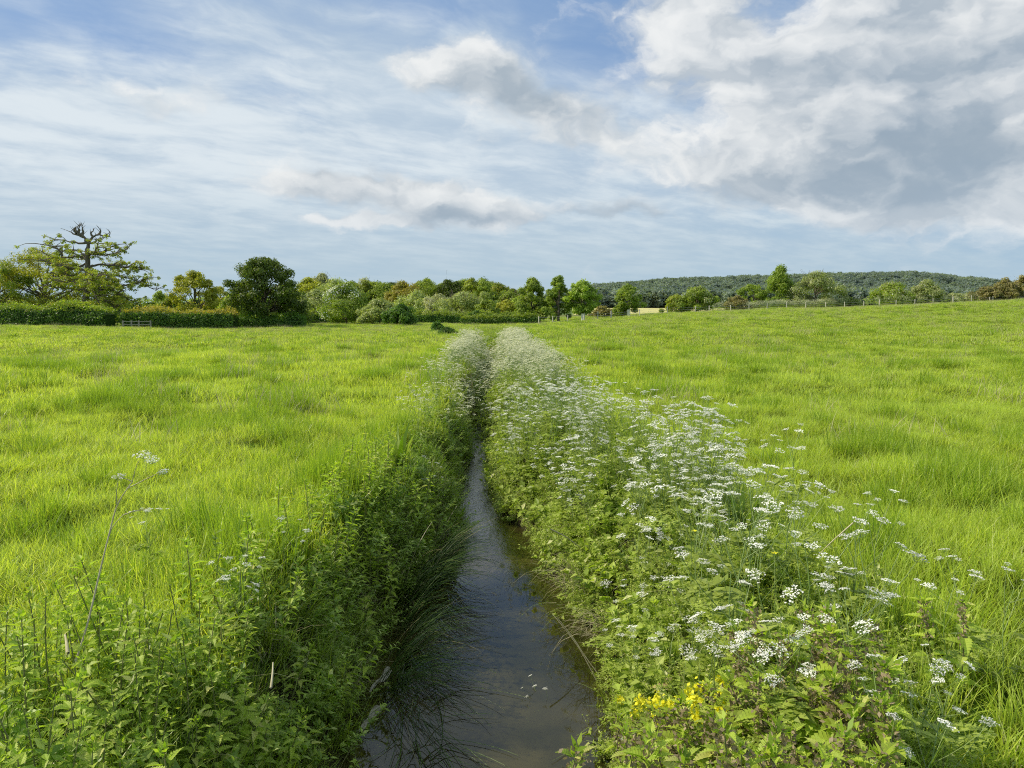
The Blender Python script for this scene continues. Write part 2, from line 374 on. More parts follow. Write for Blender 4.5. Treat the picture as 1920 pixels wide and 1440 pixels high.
def edges(y):
    y = np.asarray(y, float); m = sm(7, 10, y) * (.11 * np.sin(y * .95 + .4) + .07 * np.sin(y * 2.3)) ; w = sm(6, 9, y) * .05 * np.sin(y * 3.1)
    return np.interp(y, YS, WL) + m - w, np.interp(y, YS, WR) + m + w
def ground_base(x, y):
    x = np.asarray(x, float); y = np.asarray(y, float)
    z = 1.0 * sm(-15, 25, x) * sm(35, 120, y) + .038 * np.maximum(0, x - 8) * sm(15, 105, y)
    z = z + .55 * (vnoise(x, y, 17, 1) - .5) * sm(8, 40, y) + .18 * (vnoise(x, y, 5, 2) - .5) * sm(6, 20, y)
    # beyond the fence the land falls a little, then climbs to the hill
    far = 1.6 + 5.5 * sm(260, 620, y) + 0 * x
    z = z * (1 - sm(165, 240, y)) + far * sm(165, 240, y)
    hx_ = x / np.maximum(y, 1) * 1500
    ridge = np.interp(hx_, [20, 100, 168, 314, 476, 671, 801, 866, 963, 1039, 1300], [0, 24, 38, 51, 54, 62, 63, 58, 48, 38, 20]) * y / 1500
    ridge = ridge * (1 + .02 * np.sin(x / 60) + .015 * np.sin(x / 23))
    z = z + ridge * sm(780, 1480, y) * (1 - .6 * sm(1600, 2300, y))
    return z
def ground_z(x, y):
    x = np.asarray(x, float); y = np.asarray(y, float)
    l, r = edges(y); s = np.maximum(l - x, x - r)
    wl = 1.0; k = np.where(x < (l + r) / 2, sm(0, .62, s), sm(0, .78, s) ** .8)
    k = k + (1 - k) * sm(70, 95, y)
    k = np.maximum(k, 1 - sm(2.0, 2.6, y)); s = np.where(y < 2.5, .1, s)
    tus = .22 * (vnoise(x, y, 1.3, 3) - .45) + .10 * (vnoise(x, y, .55, 4) - .5)
    z = ground_base(x, y) + tus * sm(1.0, 2.5, s)
    bed = WATER - .28
    return bed + (z - bed) * np.maximum(k, 0) * 1.0 if False else np.where(s < -.02, bed, (WATER - .05) + (z - WATER + .05) * k)
def at(px, py, Y):
    """world x and z of a photograph pixel at the distance Y"""
    d = px_dir(px, py); return d.x / d.y * Y, EYE + d.z / d.y * Y
def gz(x, y): return float(ground_z(x, y))

def make_ground():
    xs = np.concatenate([-np.geomspace(6, 2400, 90)[::-1], np.arange(-5.9, 6, .12), np.geomspace(6, 2400, 90)])
    ys = np.concatenate([np.arange(-8, 2, .5), np.arange(2, 16, .12), np.geomspace(16, 120, 190), np.geomspace(121, 4500, 110)])
    X, Y = np.meshgrid(xs, ys); Z = ground_z(X, Y)
    b = Buf(); n = len(xs); i = np.arange(len(ys) - 1)[:, None] * n; j = np.arange(n - 1)[None]
    q = np.stack([i + j, i + j + 1, i + n + j + 1, i + n + j], -1).reshape(-1, 4)
    b.add(np.stack([X, Y, Z], -1).reshape(-1, 3), q)
    m, nt, nb, out = newmat('ground')
    geo = nt.nodes.new('ShaderNodeNewGeometry'); sp = nt.nodes.new('ShaderNodeSeparateXYZ'); nt.links.new(geo.outputs['Position'], sp.inputs[0])
    px_, py_, pz_ = (S(nb, sp.outputs[k]) for k in range(3))
    n1 = nb.noise(geo.outputs['Position'], .22, 6, .65); n2 = nb.noise(geo.outputs['Position'], 3.0, 6, .7)
    turf = nb.mix(nb.sstep(n2, .3, .7), (.045, .085, .010), (.11, .19, .018))
    farg = nb.mix(nb.sstep(n1 * .6 + n2 * .4, .35, .65), (.15, .25, .025), (.24, .34, .035))
    col = nb.mix(nb.sstep(py_, 25, 90), turf, farg)
    soil = nb.mix(nb.sstep(n2, .3, .7), (.018, .016, .010), (.05, .045, .022))
    col = nb.mix(nb.sstep(pz_, -.05, -.35), col, soil)
    yel = nb.mix(nb.sstep(n1, .3, .7), (.46, .45, .17), (.54, .50, .22))
    rough = nb.mix(nb.sstep(n2, .3, .7), (.16, .14, .06), (.12, .17, .04))
    col = nb.mix(nb.sstep(py_, 175, 215), col, rough)
    dir_ = px_ / py_
    ym = nb.sstep(py_, 290, 300) * nb.sstep(dir_, .08, .085) * nb.sstep(dir_, .30, .29)
    col = nb.mix(nb.sstep(py_, 290, 300), col, (.10, .15, .05)); col = nb.mix(ym, col, yel)
    col = nb.mix(nb.sstep(py_, 640, 660), col, (.05, .08, .04))
    p = nt.nodes.new('ShaderNodeBsdfPrincipled'); nb.put(p.inputs['Base Color'], col); p.inputs['Roughness'].default_value = .95; p.inputs['Specular IOR Level'].default_value = .05
    bp = nt.nodes.new('ShaderNodeBump'); bp.inputs['Strength'].default_value = .5; bp.inputs['Distance'].default_value = .1; nb.put(bp.inputs['Height'], n2); nt.links.new(bp.outputs[0], p.inputs['Normal'])
    nt.links.new(p.outputs[0], out.inputs[0])
    tag(ob('ground', b.mesh('ground', m, True)), 'grassy field floor rising to the distant hill', 'ground', kind='structure')
    # water
    b = Buf(); ys = np.concatenate([np.arange(-6, 14, .25), np.arange(14, 80, 1.0)]); l, r = edges(ys)
    ts = np.linspace(-.35, 1.35, 9); X = l[:, None] + (r - l)[:, None] * ts; X[:, 0] = l - .3; X[:, -1] = r + .3; Y = np.repeat(ys[:, None], 9, 1)
    i = np.arange(len(ys) - 1)[:, None] * 9; j = np.arange(8)[None]
    b.add(np.stack([X, Y, np.full_like(X, WATER)], -1).reshape(-1, 3), np.stack([i + j, i + j + 1, i + 10 + j, i + 9 + j], -1).reshape(-1, 4))
    m, nt, nb, out = newmat('water')
    tc = nt.nodes.new('ShaderNodeTexCoord'); mp = nt.nodes.new('ShaderNodeMapping'); nt.links.new(tc.outputs['Object'], mp.inputs[0]); mp.inputs['Scale'].default_value = (1, .55, 1)
    w1 = nb.noise(mp.outputs[0], 3.2, 2, .5); w2 = nb.noise(mp.outputs[0], 22, 3, .6)
    sp = nt.nodes.new('ShaderNodeSeparateXYZ'); nt.links.new(tc.outputs['Object'], sp.inputs[0])
    far = nb.sstep(S(nb, sp.outputs[1]), 7.0, 10.5)
    b1 = nt.nodes.new('ShaderNodeBump'); b1.inputs['Strength'].default_value = .5; b1.inputs['Distance'].default_value = .02; nb.put(b1.inputs['Height'], w1 * .06 + w2 * (far * 1.0 + .0006))
    p = nt.nodes.new('ShaderNodeBsdfPrincipled'); nb.put(p.inputs['Base Color'], nb.mix(nb.sstep(nb.noise(tc.outputs['Object'], 1.7, 4, .6), .35, .7), (.018, .018, .005), (.048, .042, .012)))
    p.inputs['Roughness'].default_value = .03; p.inputs['IOR'].default_value = 1.42; p.inputs['Specular IOR Level'].default_value = .5
    nt.links.new(b1.outputs[0], p.inputs['Normal']); nt.links.new(p.outputs[0], out.inputs[0])
    tag(ob('water', b.mesh('water', m, True)), 'dark still water of the narrow stream', 'stream water', kind='structure')
make_ground()

# ------------------------------------------------------------ scattered stuff
HID = bpy.data.collections.new('sources')
def scatter(name, variants, pts, rot, scl, idx, label, cat):
    """one object whose points carry the variants"""
    c = bpy.data.collections.new(name + '_kinds')
    for k, me in enumerate(variants): c.objects.link(bpy.data.objects.new('%s_kind_%02d' % (name, k), me))
    me = bpy.data.meshes.new(name); me.vertices.add(len(pts)); me.vertices.foreach_set('co', np.asarray(pts, np.float32).ravel())
    for nm, ty, arr, key in (('rot', 'FLOAT_VECTOR', rot, 'vector'), ('scl', 'FLOAT_VECTOR', scl, 'vector'), ('idx', 'INT', idx, 'value')):
        a = me.attributes.new(nm, ty, 'POINT'); a.data.foreach_set(key, np.asarray(arr, np.int32 if ty == 'INT' else np.float32).ravel())
    me.update()
    o = ob(name, me); tag(o, label, cat, kind='stuff')
    ng = bpy.data.node_groups.new(name + '_nodes', 'GeometryNodeTree')
    ng.interface.new_socket('Geometry', in_out='INPUT', socket_type='NodeSocketGeometry'); ng.interface.new_socket('Geometry', in_out='OUTPUT', socket_type='NodeSocketGeometry')
    gi = ng.nodes.new('NodeGroupInput'); go = ng.nodes.new('NodeGroupOutput')
    ci = ng.nodes.new('GeometryNodeCollectionInfo'); ci.inputs['Collection'].default_value = c; ci.inputs['Separate Children'].default_value = True; ci.inputs['Reset Children'].default_value = True
    ip = ng.nodes.new('GeometryNodeInstanceOnPoints'); ip.inputs['Pick Instance'].default_value = True
    ng.links.new(gi.outputs[0], ip.inputs['Points']); ng.links.new(ci.outputs[0], ip.inputs['Instance']); ng.links.new(ip.outputs[0], go.inputs[0])
    for nm, ty, sock in (('rot', 'FLOAT_VECTOR', 'Rotation'), ('scl', 'FLOAT_VECTOR', 'Scale'), ('idx', 'INT', 'Instance Index')):
        na = ng.nodes.new('GeometryNodeInputNamedAttribute'); na.data_type = ty; na.inputs['Name'].default_value = nm
        ng.links.new(na.outputs[0], ip.inputs[sock])
    md = o.modifiers.new('scatter', 'NODES'); md.node_group = ng
    return o

def fan_points(y0, y1, dens, margin=1.13):
    """points over the part of the ground the camera looks at, y0..y1 ahead"""
    k = 960 / F * margin; A = k * (y1 ** 2 - y0 ** 2) + 2 * (y1 - y0); n = int(A * dens)
    y = np.sqrt(RS.rand(n) * (y1 ** 2 - y0 ** 2) + y0 ** 2); x = (RS.rand(n) * 2 - 1) * (k * y + 1.3); return x, y
def band_left(y): return np.interp(y, [2, 2.7, 3.1, 3.7, 5, 6.6, 9, 14, 22, 30, 50], [-4.2, -3.2, -2.3, -1.75, -1.6, -1.6, -1.5, -1.35, -1.45, -1.6, -2.4])
def band_right(y): return np.interp(y, [2, 3, 4, 5.2, 6.4, 8.6, 11.4, 18, 28, 40, 50], [1.3, 1.8, 2.1, 2.05, 1.95, 1.6, 1.6, 1.15, .6, .1, -.6])
def clump(n, rad, h, w, segs, mat, lean=.35, curve=.9, dead=0):
    b = Buf(); a = RS.rand(n) * 6.283; rr = rad * np.sqrt(RS.rand(n))
    base = np.stack([rr * np.cos(a), rr * np.sin(a), np.full(n, -.02)], -1)
    hh = h * RS.uniform(.55, 1.15, n); r = RS.rand(n)
    blades(b, base, hh, w * RS.uniform(.7, 1.3, n), RS.rand(n) * 6.283, RS.rand(n) ** 1.3 * (lean + .35), RS.rand(n) * curve * 1.25, segs, r)
    return b.mesh('blade_clump', mat)
def make_grass():
    TUS = []
    for px, py, r_ in [(180, 770, .75), (60, 700, .8), (310, 722, .8), (440, 722, .7), (640, 935, .5), (700, 725, .7), (1450, 665, 1.2), (1230, 745, .6), (560, 780, .4), (380, 1010, .3), (200, 690, .7), (1700, 690, .9), (1560, 640, 1.5), (500, 670, .9), (1640, 850, .4)]:
        d = px_dir(px, py); Y = -EYE / (d.z / d.y); TUS.append((d.x / d.y * Y, Y, r_))
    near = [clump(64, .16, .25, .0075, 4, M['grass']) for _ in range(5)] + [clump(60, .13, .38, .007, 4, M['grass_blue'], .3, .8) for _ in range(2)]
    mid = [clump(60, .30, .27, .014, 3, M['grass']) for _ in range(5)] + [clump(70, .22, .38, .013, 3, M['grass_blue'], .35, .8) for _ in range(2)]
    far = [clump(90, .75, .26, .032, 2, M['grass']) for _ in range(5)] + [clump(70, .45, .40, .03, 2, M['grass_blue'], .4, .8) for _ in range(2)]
    seed = [clump(26, .5, .62, .010, 3, M['straw'], .15, .5)]
    P, RT, SC, ID = [], [], [], []
    var = near + mid + far + seed
    def put(x, y, off, nk, seedp=0.0):
        l, r = edges(y); bl, br = band_left(y), band_right(y); inn = (y < 4.8) & (x < l - .25) & (RS.rand(len(x)) < .30)
        keep = ((x < bl + RS.normal(0, .18, len(x))) | (x > br + RS.normal(0, .22, len(x)))) | (y > 52)
        keep &= ~((y > 46) & (np.maximum(l - x, x - r) < .3) & (y < 75))
        keep |= inn
        keep &= RS.rand(len(x)) < .85 + .6 * vnoise(x, y, 1.1, 5)
        x, y = x[keep], y[keep]; n = len(x)
        z = ground_z(x, y); t = vnoise(x, y, 1.1, 6) * .5 + vnoise(x, y, .45, 7) * .5; big = vnoise(x, y, 9, 8)
        hs = .60 + .75 * t ** 1.3 + .25 * (big - .5)
        tus = (t > .62) & (RS.rand(n) < .5)
        for tx, ty, tr_ in TUS:
            g_ = np.exp(-((x - tx) ** 2 + (y - ty) ** 2) / tr_ ** 2); tus |= g_ > .35 + .4 * RS.rand(n); hs = hs + g_ * .38
        # taller darker fringe beside the bank vegetation
        fr = np.minimum(np.abs(x - band_left(y)), np.abs(x - band_right(y))) < .45; hs = hs + fr * .30 * (y < 20)
        idx = off + RS.randint(0, 5, n); idx = np.where(tus, off + 5 + RS.randint(0, 2, n), idx)
        if seedp: idx = np.where(RS.rand(n) < seedp, 21, idx)
        if off == 14: idx = np.where((idx == 21), 21, idx)
        P.append(np.stack([x, y, z], -1)); RT.append(np.stack([RS.normal(0, .10, n), RS.normal(.06, .10, n), RS.rand(n) * 6.28], -1))
        s_ = RS.uniform(.85, 1.15, n); SC.append(np.stack([s_, s_, s_ * hs], -1)); ID.append(idx)
    put(*fan_points(2.2, 9, 75), 0, 5)
    put(*fan_points(9, 14, 50), 0, 5, .003)
    put(*fan_points(14, 36, 26), 7, 5, .008)
    put(*fan_points(36, 75, 6.0), 14, 5, .05)
    x, y = fan_points(75, 150, 2.6); put(x, y, 14, 5, .16)
    scatter('field_grass', var, np.concatenate(P), np.concatenate(RT), np.concatenate(SC), np.concatenate(ID), 'lush sunlit green grass covering the field on both sides of the stream', 'grass')
    print('grass', sum(map(len, P)))
make_grass()

# ------------------------------------------------------------ leaf templates
def fern_leaf(buf, L, org=(0, 0, 0), yaw=0, elev=.7, mat=0, n=7, dens=1.0):
    """finely divided triangular leaf on an arching stalk"""
    s_ = np.linspace(.25, 1, n); o = np.array(org, float)
    fw = np.array([math.cos(yaw), math.sin(yaw), 0]); sd = np.array([-math.sin(yaw), math.cos(yaw), 0]); up = np.array([0, 0, 1.0])
    def pos(s): return o + fw * (L * s * math.cos(elev * (1 - .5 * s))) + up * (L * s * math.sin(elev * (1 - .75 * s)) * (1 - .35 * s))
    C, U, V, LN = [], [], [], []
    for s in s_:
        p = pos(s); q = L * .55 * (1.15 - s)
        for sg in (-1, 1):
            d = sd * sg * .85 + fw * .5 + up * -.1; d /= np.linalg.norm(d)
            for k in np.linspace(.2, 1, max(2, int(5 * (1.2 - s) * dens) + 1)):
                c = p + d * q * k; w = q * (1.15 - k) * .55 + L * .05
                for e in (-1, 0, 1):
                    dd = d * (1 if e == 0 else .5) + (fw * e * .9 if e else 0); dd = dd / np.linalg.norm(dd) + up * RS.normal(0, .25)
                    C.append(c); U.append(dd / np.linalg.norm(dd)); LN.append(w)
    C, U = np.array(C), np.array(U); V = np.cross(U, up + RS.normal(0, .3, C.shape)); V /= np.linalg.norm(V, axis=1)[:, None]
    kites(buf, C, U, V, np.array(LN), np.array(LN) * .5, t=.8, mat=mat)
    blades(buf, [o], [L], [.006], [yaw], [0], [0], 1, mat=mat) if False else None

def nettle_tpl():
    # toothed heart shaped leaf along +x, folded on the midrib, drooping
    n = 7; v, t = [], []
    mid = []
    for k in range(n + 1):
        s = k / n; mid.append(len(v)); v.append([s, 0, -.28 * s * s]); t.append(.9)
    out = {}
    for sg in (-1, 1):
        for k in range(n):
            s = (k + .15) / n; w = .36 * math.sin(math.pi * min(1, (s + .08) / 1.08) ** .62) * (1 - .15 * s); w = max(w, .03)
            out[(sg, k, 0)] = len(v); v.append([s, sg * w * .82, w * .38 - .28 * s * s]); t.append(.7)
            s2 = (k + .95) / n; w2 = .36 * math.sin(math.pi * min(1, (s2 + .08) / 1.08) ** .62) * (1 - .15 * s2); w2 = max(w2, .02) * 1.12
            out[(sg, k, 1)] = len(v); v.append([s2, sg * w2, w2 * .42 - .28 * s2 * s2]); t.append(.7)
    f = []
    for sg in (-1, 1):
        for k in range(n):
            a, b, c, d = mid[k], out[(sg, k, 0)], out[(sg, k, 1)], mid[k + 1]
            f.append([a, b, c, d] if sg < 0 else [d, c, b, a])
    return np.array(v, float), np.array(f), np.array(t)
NT = nettle_tpl()

def make_nettle(h, L, narrow=1.0, purple=False, nodes=8):
    """stem mesh and leaf mesh"""
    st = Buf(); lf = Buf()
    bend = RS.uniform(-.12, .12, 2); zz = np.linspace(0, h, 8)
    path = np.stack([bend[0] * (zz / h) ** 2 * h, bend[1] * (zz / h) ** 2 * h, zz], -1)
    tube(st, path, np.linspace(.0045, .002, 8), 5)
    tv = NT[0].copy(); tv[:, 1] *= narrow
    C, U, N_, S_, T_ = [], [], [], [], []
    for k in range(nodes):
        s = .22 + .76 * k / (nodes - 1); p = np.array([np.interp(s * h, zz, path[:, i]) for i in range(3)])
        a0 = (k % 2) * math.pi / 2 + RS.normal(0, .25)
        size = L * (1.0 if s < .8 else 1.0 - 2.6 * (s - .8)) * RS.uniform(.85, 1.1)
        for m in (0, math.pi):
            if RS.rand() < .06: continue
            e = RS.normal(.12, .2) + (.5 if s > .85 else 0); a = a0 + m
            u = np.array([math.cos(a) * math.cos(e), math.sin(a) * math.cos(e), math.sin(e)])
            C.append(p + u * .02); U.append(u); N_.append(np.array([-math.cos(a) * math.sin(e), -math.sin(a) * math.sin(e), math.cos(e)])); S_.append(size); T_.append(s)
    C, U, N_ = map(np.array, (C, U, N_)); V = np.cross(N_, U)
    place(lf, tv, NT[1], NT[2], C, U, V, N_, np.array(S_), r=np.clip(np.array(T_) * .6 + RS.rand(len(C)) * .5, 0, 1))
    # tuft of tiny leaves at the tip
    n = 14; top = path[-1]; u, v, w = rand_rot(n, .6); u[:, 2] = np.abs(u[:, 2]) + .3
    c = top + RS.normal(0, .008, (n, 3)); c[:, 2] += RS.uniform(-.03, .012, n)
    kites(lf, c, u, v, L * .38, L * .16, t=.9, r=RS.rand(n), mat=0)
    if purple:
        n = 110; s = RS.uniform(.62, 1.02, n); c = np.stack([np.interp(s * h, zz, path[:, i]) for i in range(3)], -1) + RS.normal(0, 1, (n, 3)) * np.array([.018, .018, .008])
        u, v, w = rand_rot(n); kites(lf, c, u, v, .022, .013, t=.9, mat=1)
    return st.mesh('nettle_stem', M['nettle_stem']), lf.mesh('nettle_leaves', [M['nettle'], M['nettle_top']])

def umbel(buf, c, size, nrm, lod=0, stem=True, mats=(0, 1)):
    """flat compound flower head: rays carrying small domes of tiny flowers"""
    n = (11, 9, 6)[lod]; nrm = np.array(nrm, float); nrm /= np.linalg.norm(nrm)
    u = np.cross(nrm, [.3, .9, .1]); u /= np.linalg.norm(u); v = np.cross(nrm, u)
    for k in range(n):
        a = k * 2.4; rr = size * .5 * math.sqrt((k + .3) / n)
        p = c + (u * math.cos(a) + v * math.sin(a)) * rr + nrm * (-.25 * rr * rr / size + RS.normal(0, size * .04))
        q = size * .17 * RS.uniform(.8, 1.2)
        if stem: tube(buf, [c - nrm * size * .32, p - nrm * .004], .0007, 3, mat=mats[1], t=.8)
        m = (9, 6, 3)[lod]
        b = RS.rand(m) * 6.283; r2 = q * np.sqrt(RS.rand(m)); cc = p + (u[None] * np.cos(b)[:, None] + v[None] * np.sin(b)[:, None]) * r2[:, None] + nrm * (q * .35 * (1 - (r2 / q) ** 2))[:, None]
        fu, fv, fn = rand_rot(m, 1.6); fs = q * (.62, .8, 1.25)[lod]
        kites(buf, cc - fu * fs * .5, fu, fv, fs, fs * .95, t=.9, mat=mats[0])

def make_parsley(h, lod, heads, spread=.3, lean=0.0):
    """returns stem mesh, leaf mesh, list of (flower head mesh); lod 1 and 2 return one mesh"""
    st = Buf(); lf = Buf(); fl = []
    one = st if lod == 2 else None
    az = RS.rand() * 6.28; zz = np.linspace(0, 1, 7)
    L = lean; main = np.stack([L * h * zz ** 1.5 * math.cos(az) + .02 * np.sin(zz * 7), L * h * zz ** 1.5 * math.sin(az) + .02 * np.cos(zz * 5), h * .80 * zz], -1)
    tube(st, main, np.linspace(.0045, .0022, 7), 5 if lod == 0 else 3, mat=0, r=RS.rand())
    for k in range(heads):
        s = .45 + .55 * (k / max(1, heads - 1)); p0 = np.array([np.interp(s, zz, main[:, i]) for i in range(3)])
        a = k * 2.4 + RS.normal(0, .4); out_ = spread * h * RS.uniform(.35, 1) * (1.15 - .6 * (k == heads - 1)); top = h * RS.uniform(.82, 1.04)
        p2 = np.array([main[-1, 0] * s + out_ * math.cos(a), main[-1, 1] * s + out_ * math.sin(a), top]); p1 = p0 * .45 + p2 * .55 + np.array([math.cos(a), math.sin(a), 0]) * out_ * .18
        tt = np.linspace(0, 1, 5)[:, None]; path = p0 * (1 - tt) ** 2 + 2 * p1 * tt * (1 - tt) + p2 * tt ** 2
        tube(st, path, np.linspace(.0024, .0012, 5), 4 if lod == 0 else 3, mat=0, r=RS.rand())
        size = RS.uniform(.042, .098) * (1, 1.05, 1.25)[lod]
        c = p2 + np.array([0, 0, size * .3]); nrm = np.array([math.cos(a) * .25, math.sin(a) * .25, 1]) + RS.normal(0, .12, 3)
        if lod == 0: b = Buf(); umbel(b, c, size, nrm, 0); fl.append(b.mesh('parsley_head', [M['blossom'], M['parsley_stem']]))
        else: umbel(st, c, size, nrm, lod, stem=(lod == 1), mats=(1, 0))
    tgt, mt = (lf, 0) if lod == 0 else (st, 2)
    for k in range(4 if lod == 0 else 3):
        a = k * 2.1 + RS.rand(); z0 = h * RS.uniform(.05, .5); fern_leaf(tgt, h * RS.uniform(.22, .34), (main[0, 0], main[0, 1], z0), a, RS.uniform(.4, .9), mt, n=6 if lod == 0 else 4, dens=1.0 if lod == 0 else .5)
    if lod == 0: return st.mesh('parsley_stem', M['parsley_stem']), lf.mesh('parsley_leaves', M['parsley_leaf']), fl
    return st.mesh('parsley_plant', [M['parsley_stem'], M['blossom'], M['parsley_leaf']])

def sprig(h, mat, n=26, leaf=.035, w=.5, whorl=False, spread=.09):
    """low leafy shoot used in the bank undergrowth"""
    b = Buf(); k = 5
    for _ in range(k):
        a = RS.rand() * 6.28; ln = RS.uniform(.1, .6); zz = np.linspace(0, 1, 4)[:, None]; hh = h * RS.uniform(.6, 1.1)
        x0 = np.array([RS.normal(0, spread), RS.normal(0, spread), 0]); d = np.array([math.cos(a) * ln, math.sin(a) * ln, 0])
        path = x0 + d * hh * zz ** 1.4 + np.array([0, 0, hh]) * zz
        tube(b, path, .0014, 3, mat=0, t=.4)
        m = n; s = RS.uniform(.15, 1, m); c = np.stack([np.interp(s, zz[:, 0], path[:, i]) for i in range(3)], -1)
        if whorl: s = np.repeat(np.linspace(.2, 1, max(3, m // 6)), 6); m = len(s); c = np.stack([np.interp(s, zz[:, 0], path[:, i]) for i in range(3)], -1)
        e = RS.normal(.35, .35, m); aa = RS.rand(m) * 6.28
        u = np.stack([np.cos(aa) * np.cos(e), np.sin(aa) * np.cos(e), np.sin(e)], -1); nn = np.stack([-np.cos(aa) * np.sin(e), -np.sin(aa) * np.sin(e), np.cos(e)], -1)
        kites(b, c, u, np.cross(nn, u), leaf * RS.uniform(.6, 1.2, m), leaf * w * RS.uniform(.7, 1.1, m), t=.5 + .5 * s, fold=.3, nrm=nn)
    return b.mesh('shoot', mat)
def fernbush(mat, L=.2, k=5):
    b = Buf()
    for i in range(k): fern_leaf(b, L * RS.uniform(.7, 1.2), (RS.normal(0, .03), RS.normal(0, .03), RS.uniform(0, .12)), i * 6.28 / k + RS.rand(), RS.uniform(.3, 1.0), 0, n=6, dens=.8)
    return b.mesh('divided_leaves', mat)

def make_banks():
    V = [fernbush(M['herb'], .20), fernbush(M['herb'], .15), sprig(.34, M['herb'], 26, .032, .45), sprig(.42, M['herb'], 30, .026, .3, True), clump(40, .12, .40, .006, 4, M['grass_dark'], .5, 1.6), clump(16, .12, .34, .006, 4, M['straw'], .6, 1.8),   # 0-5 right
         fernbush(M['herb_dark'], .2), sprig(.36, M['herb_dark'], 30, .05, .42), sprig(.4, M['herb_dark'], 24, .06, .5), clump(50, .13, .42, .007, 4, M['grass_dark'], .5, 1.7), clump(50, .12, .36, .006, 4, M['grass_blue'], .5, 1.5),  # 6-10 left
         sprig(.3, M['herb'], 12, .10, .7)]
    def run(name, side, dens0, kinds, p, label):
        P, RT, SC, ID = [], [], [], []
        for y0, y1, dens, sc in ((1.8, 7, dens0, 1), (7, 14, dens0 * .7, 1.1), (14, 26, dens0 * .35, 1.5), (26, 62, dens0 * .12, 2.1)):
            n = int((y1 - y0) * 5.5 * dens); y = RS.uniform(y0, y1, n); l, r = edges(y); x = RS.uniform(-6.5, 3.6, n) if side < 0 else RS.uniform(-4, 3.6, n)
            if side < 0: k = (x < l - .02) & (x > band_left(y) + RS.normal(0, .12, n))
            else: k = (x > r + .02) & (x < band_right(y) + RS.normal(0, .2, n))
            x, y, l, r = x[k], y[k], l[k], r[k]; n = len(x); s = np.where(x < l, l - x, x - r)
            z = ground_z(x, y); idx = RS.choice(kinds, n, p=p)
            rim = sm(0, .5, s); hs = RS.uniform(.75, 1.2, n) * sc * (.62 + .38 * rim) * (1 if side > 0 or y0 < 6 else .78); hs = np.where(idx == 11, np.minimum(hs, .8), hs)
            # plants on the slope lean out over the water
            lean = (1 - sm(.0, .6, s)) * .7 * (1 if side < 0 else -1)
            RT.append(np.stack([RS.normal(0, .15, n), lean + RS.normal(0, .15, n), RS.normal(0, .6, n)], -1)); P.append(np.stack([x, y, z - .02], -1))
            SC.append(np.stack([hs, hs, hs], -1)); ID.append(idx)
        # shoots rooted on the steep face just above the water
        n = 900 if side > 0 else 500; y = RS.uniform(2.5, 15, n); l, r = edges(y); s = RS.uniform(.10, .45, n); x = r + s if side > 0 else l - s; hs = RS.uniform(.5, 1.0, n)
        RT.append(np.stack([RS.normal(0, .2, n), -side * RS.uniform(.1, .6, n), RS.normal(0, .6, n)], -1)); P.append(np.stack([x, y, ground_z(x, y) - .02], -1)); SC.append(np.stack([hs] * 3, -1)); ID.append(RS.choice(kinds, n, p=p))
        scatter(name, V, np.concatenate(P), np.concatenate(RT), np.concatenate(SC), np.concatenate(ID), label, 'undergrowth')
        print(name, sum(map(len, P)))
    run('bank_herbs', 1, 100, [0, 1, 2, 3, 4, 5, 11], [.22, .2, .2, .18, .12, .04, .04], 'pale green mixed leafy herbs carpeting the sunlit bank on the right of the stream')
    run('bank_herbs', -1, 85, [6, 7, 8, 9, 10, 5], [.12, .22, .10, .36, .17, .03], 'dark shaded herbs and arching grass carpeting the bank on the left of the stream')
make_banks()
# ------------------------------------------------------------ trees
def limb(buf, p0, p1, r0, r1, sag=.12, n=6, sides=5, mat=0):
    p0 = np.array(p0, float); p1 = np.array(p1, float); t = np.linspace(0, 1, n)[:, None]; L = np.linalg.norm(p1 - p0)
    mid = p0 * .5 + p1 * .5 + np.array([0, 0, sag * L]) + RS.normal(0, .05 * L, 3)
    path = p0 * (1 - t) ** 2 + 2 * mid * t * (1 - t) + p1 * t ** 2 + RS.normal(0, .012 * L, (n, 3)) * (t * (1 - t) * 4)
    tube(buf, path, np.linspace(r0, r1, n), sides, mat=mat); return path
def clumps(buf, C, rad, per, leaf, flat=.75, up=.35, mat=0, shade=None, wd=.6):
    """leaf clusters round the points C"""
    k = len(C); per = int(per); rad = np.broadcast_to(rad, (k,))
    d = RS.normal(size=(k, per, 3)); d /= np.linalg.norm(d, axis=2)[..., None]
    q = RS.rand(k, per, 1) ** .45; c = C[:, None] + d * q * rad[:, None, None] * np.array([1, 1, flat]); c = c.reshape(-1, 3)
    # leaf normals follow the outside of the cluster, so every cluster has a lit and a shaded side
    n = d.reshape(-1, 3) * 1.1 + RS.normal(0, .42, c.shape) + np.array([0, 0, up]); n /= np.linalg.norm(n, axis=1)[:, None]
    u = np.cross(n, RS.normal(size=c.shape)); u /= np.linalg.norm(u, axis=1)[:, None]
    cr = np.repeat(RS.rand(k), per); r = np.clip(cr * .55 + RS.rand(len(c)) * .45, 0, 1)
    t = np.clip(.35 + .65 * q.reshape(-1), 0, 1)  # inner leaves take the darker foot tone, painting shade inside the cluster
    ln = leaf * RS.uniform(.6, 1.3, len(c)); kites(buf, c, u, np.cross(n, u), ln, ln * wd, t=t, r=r, mat=mat)

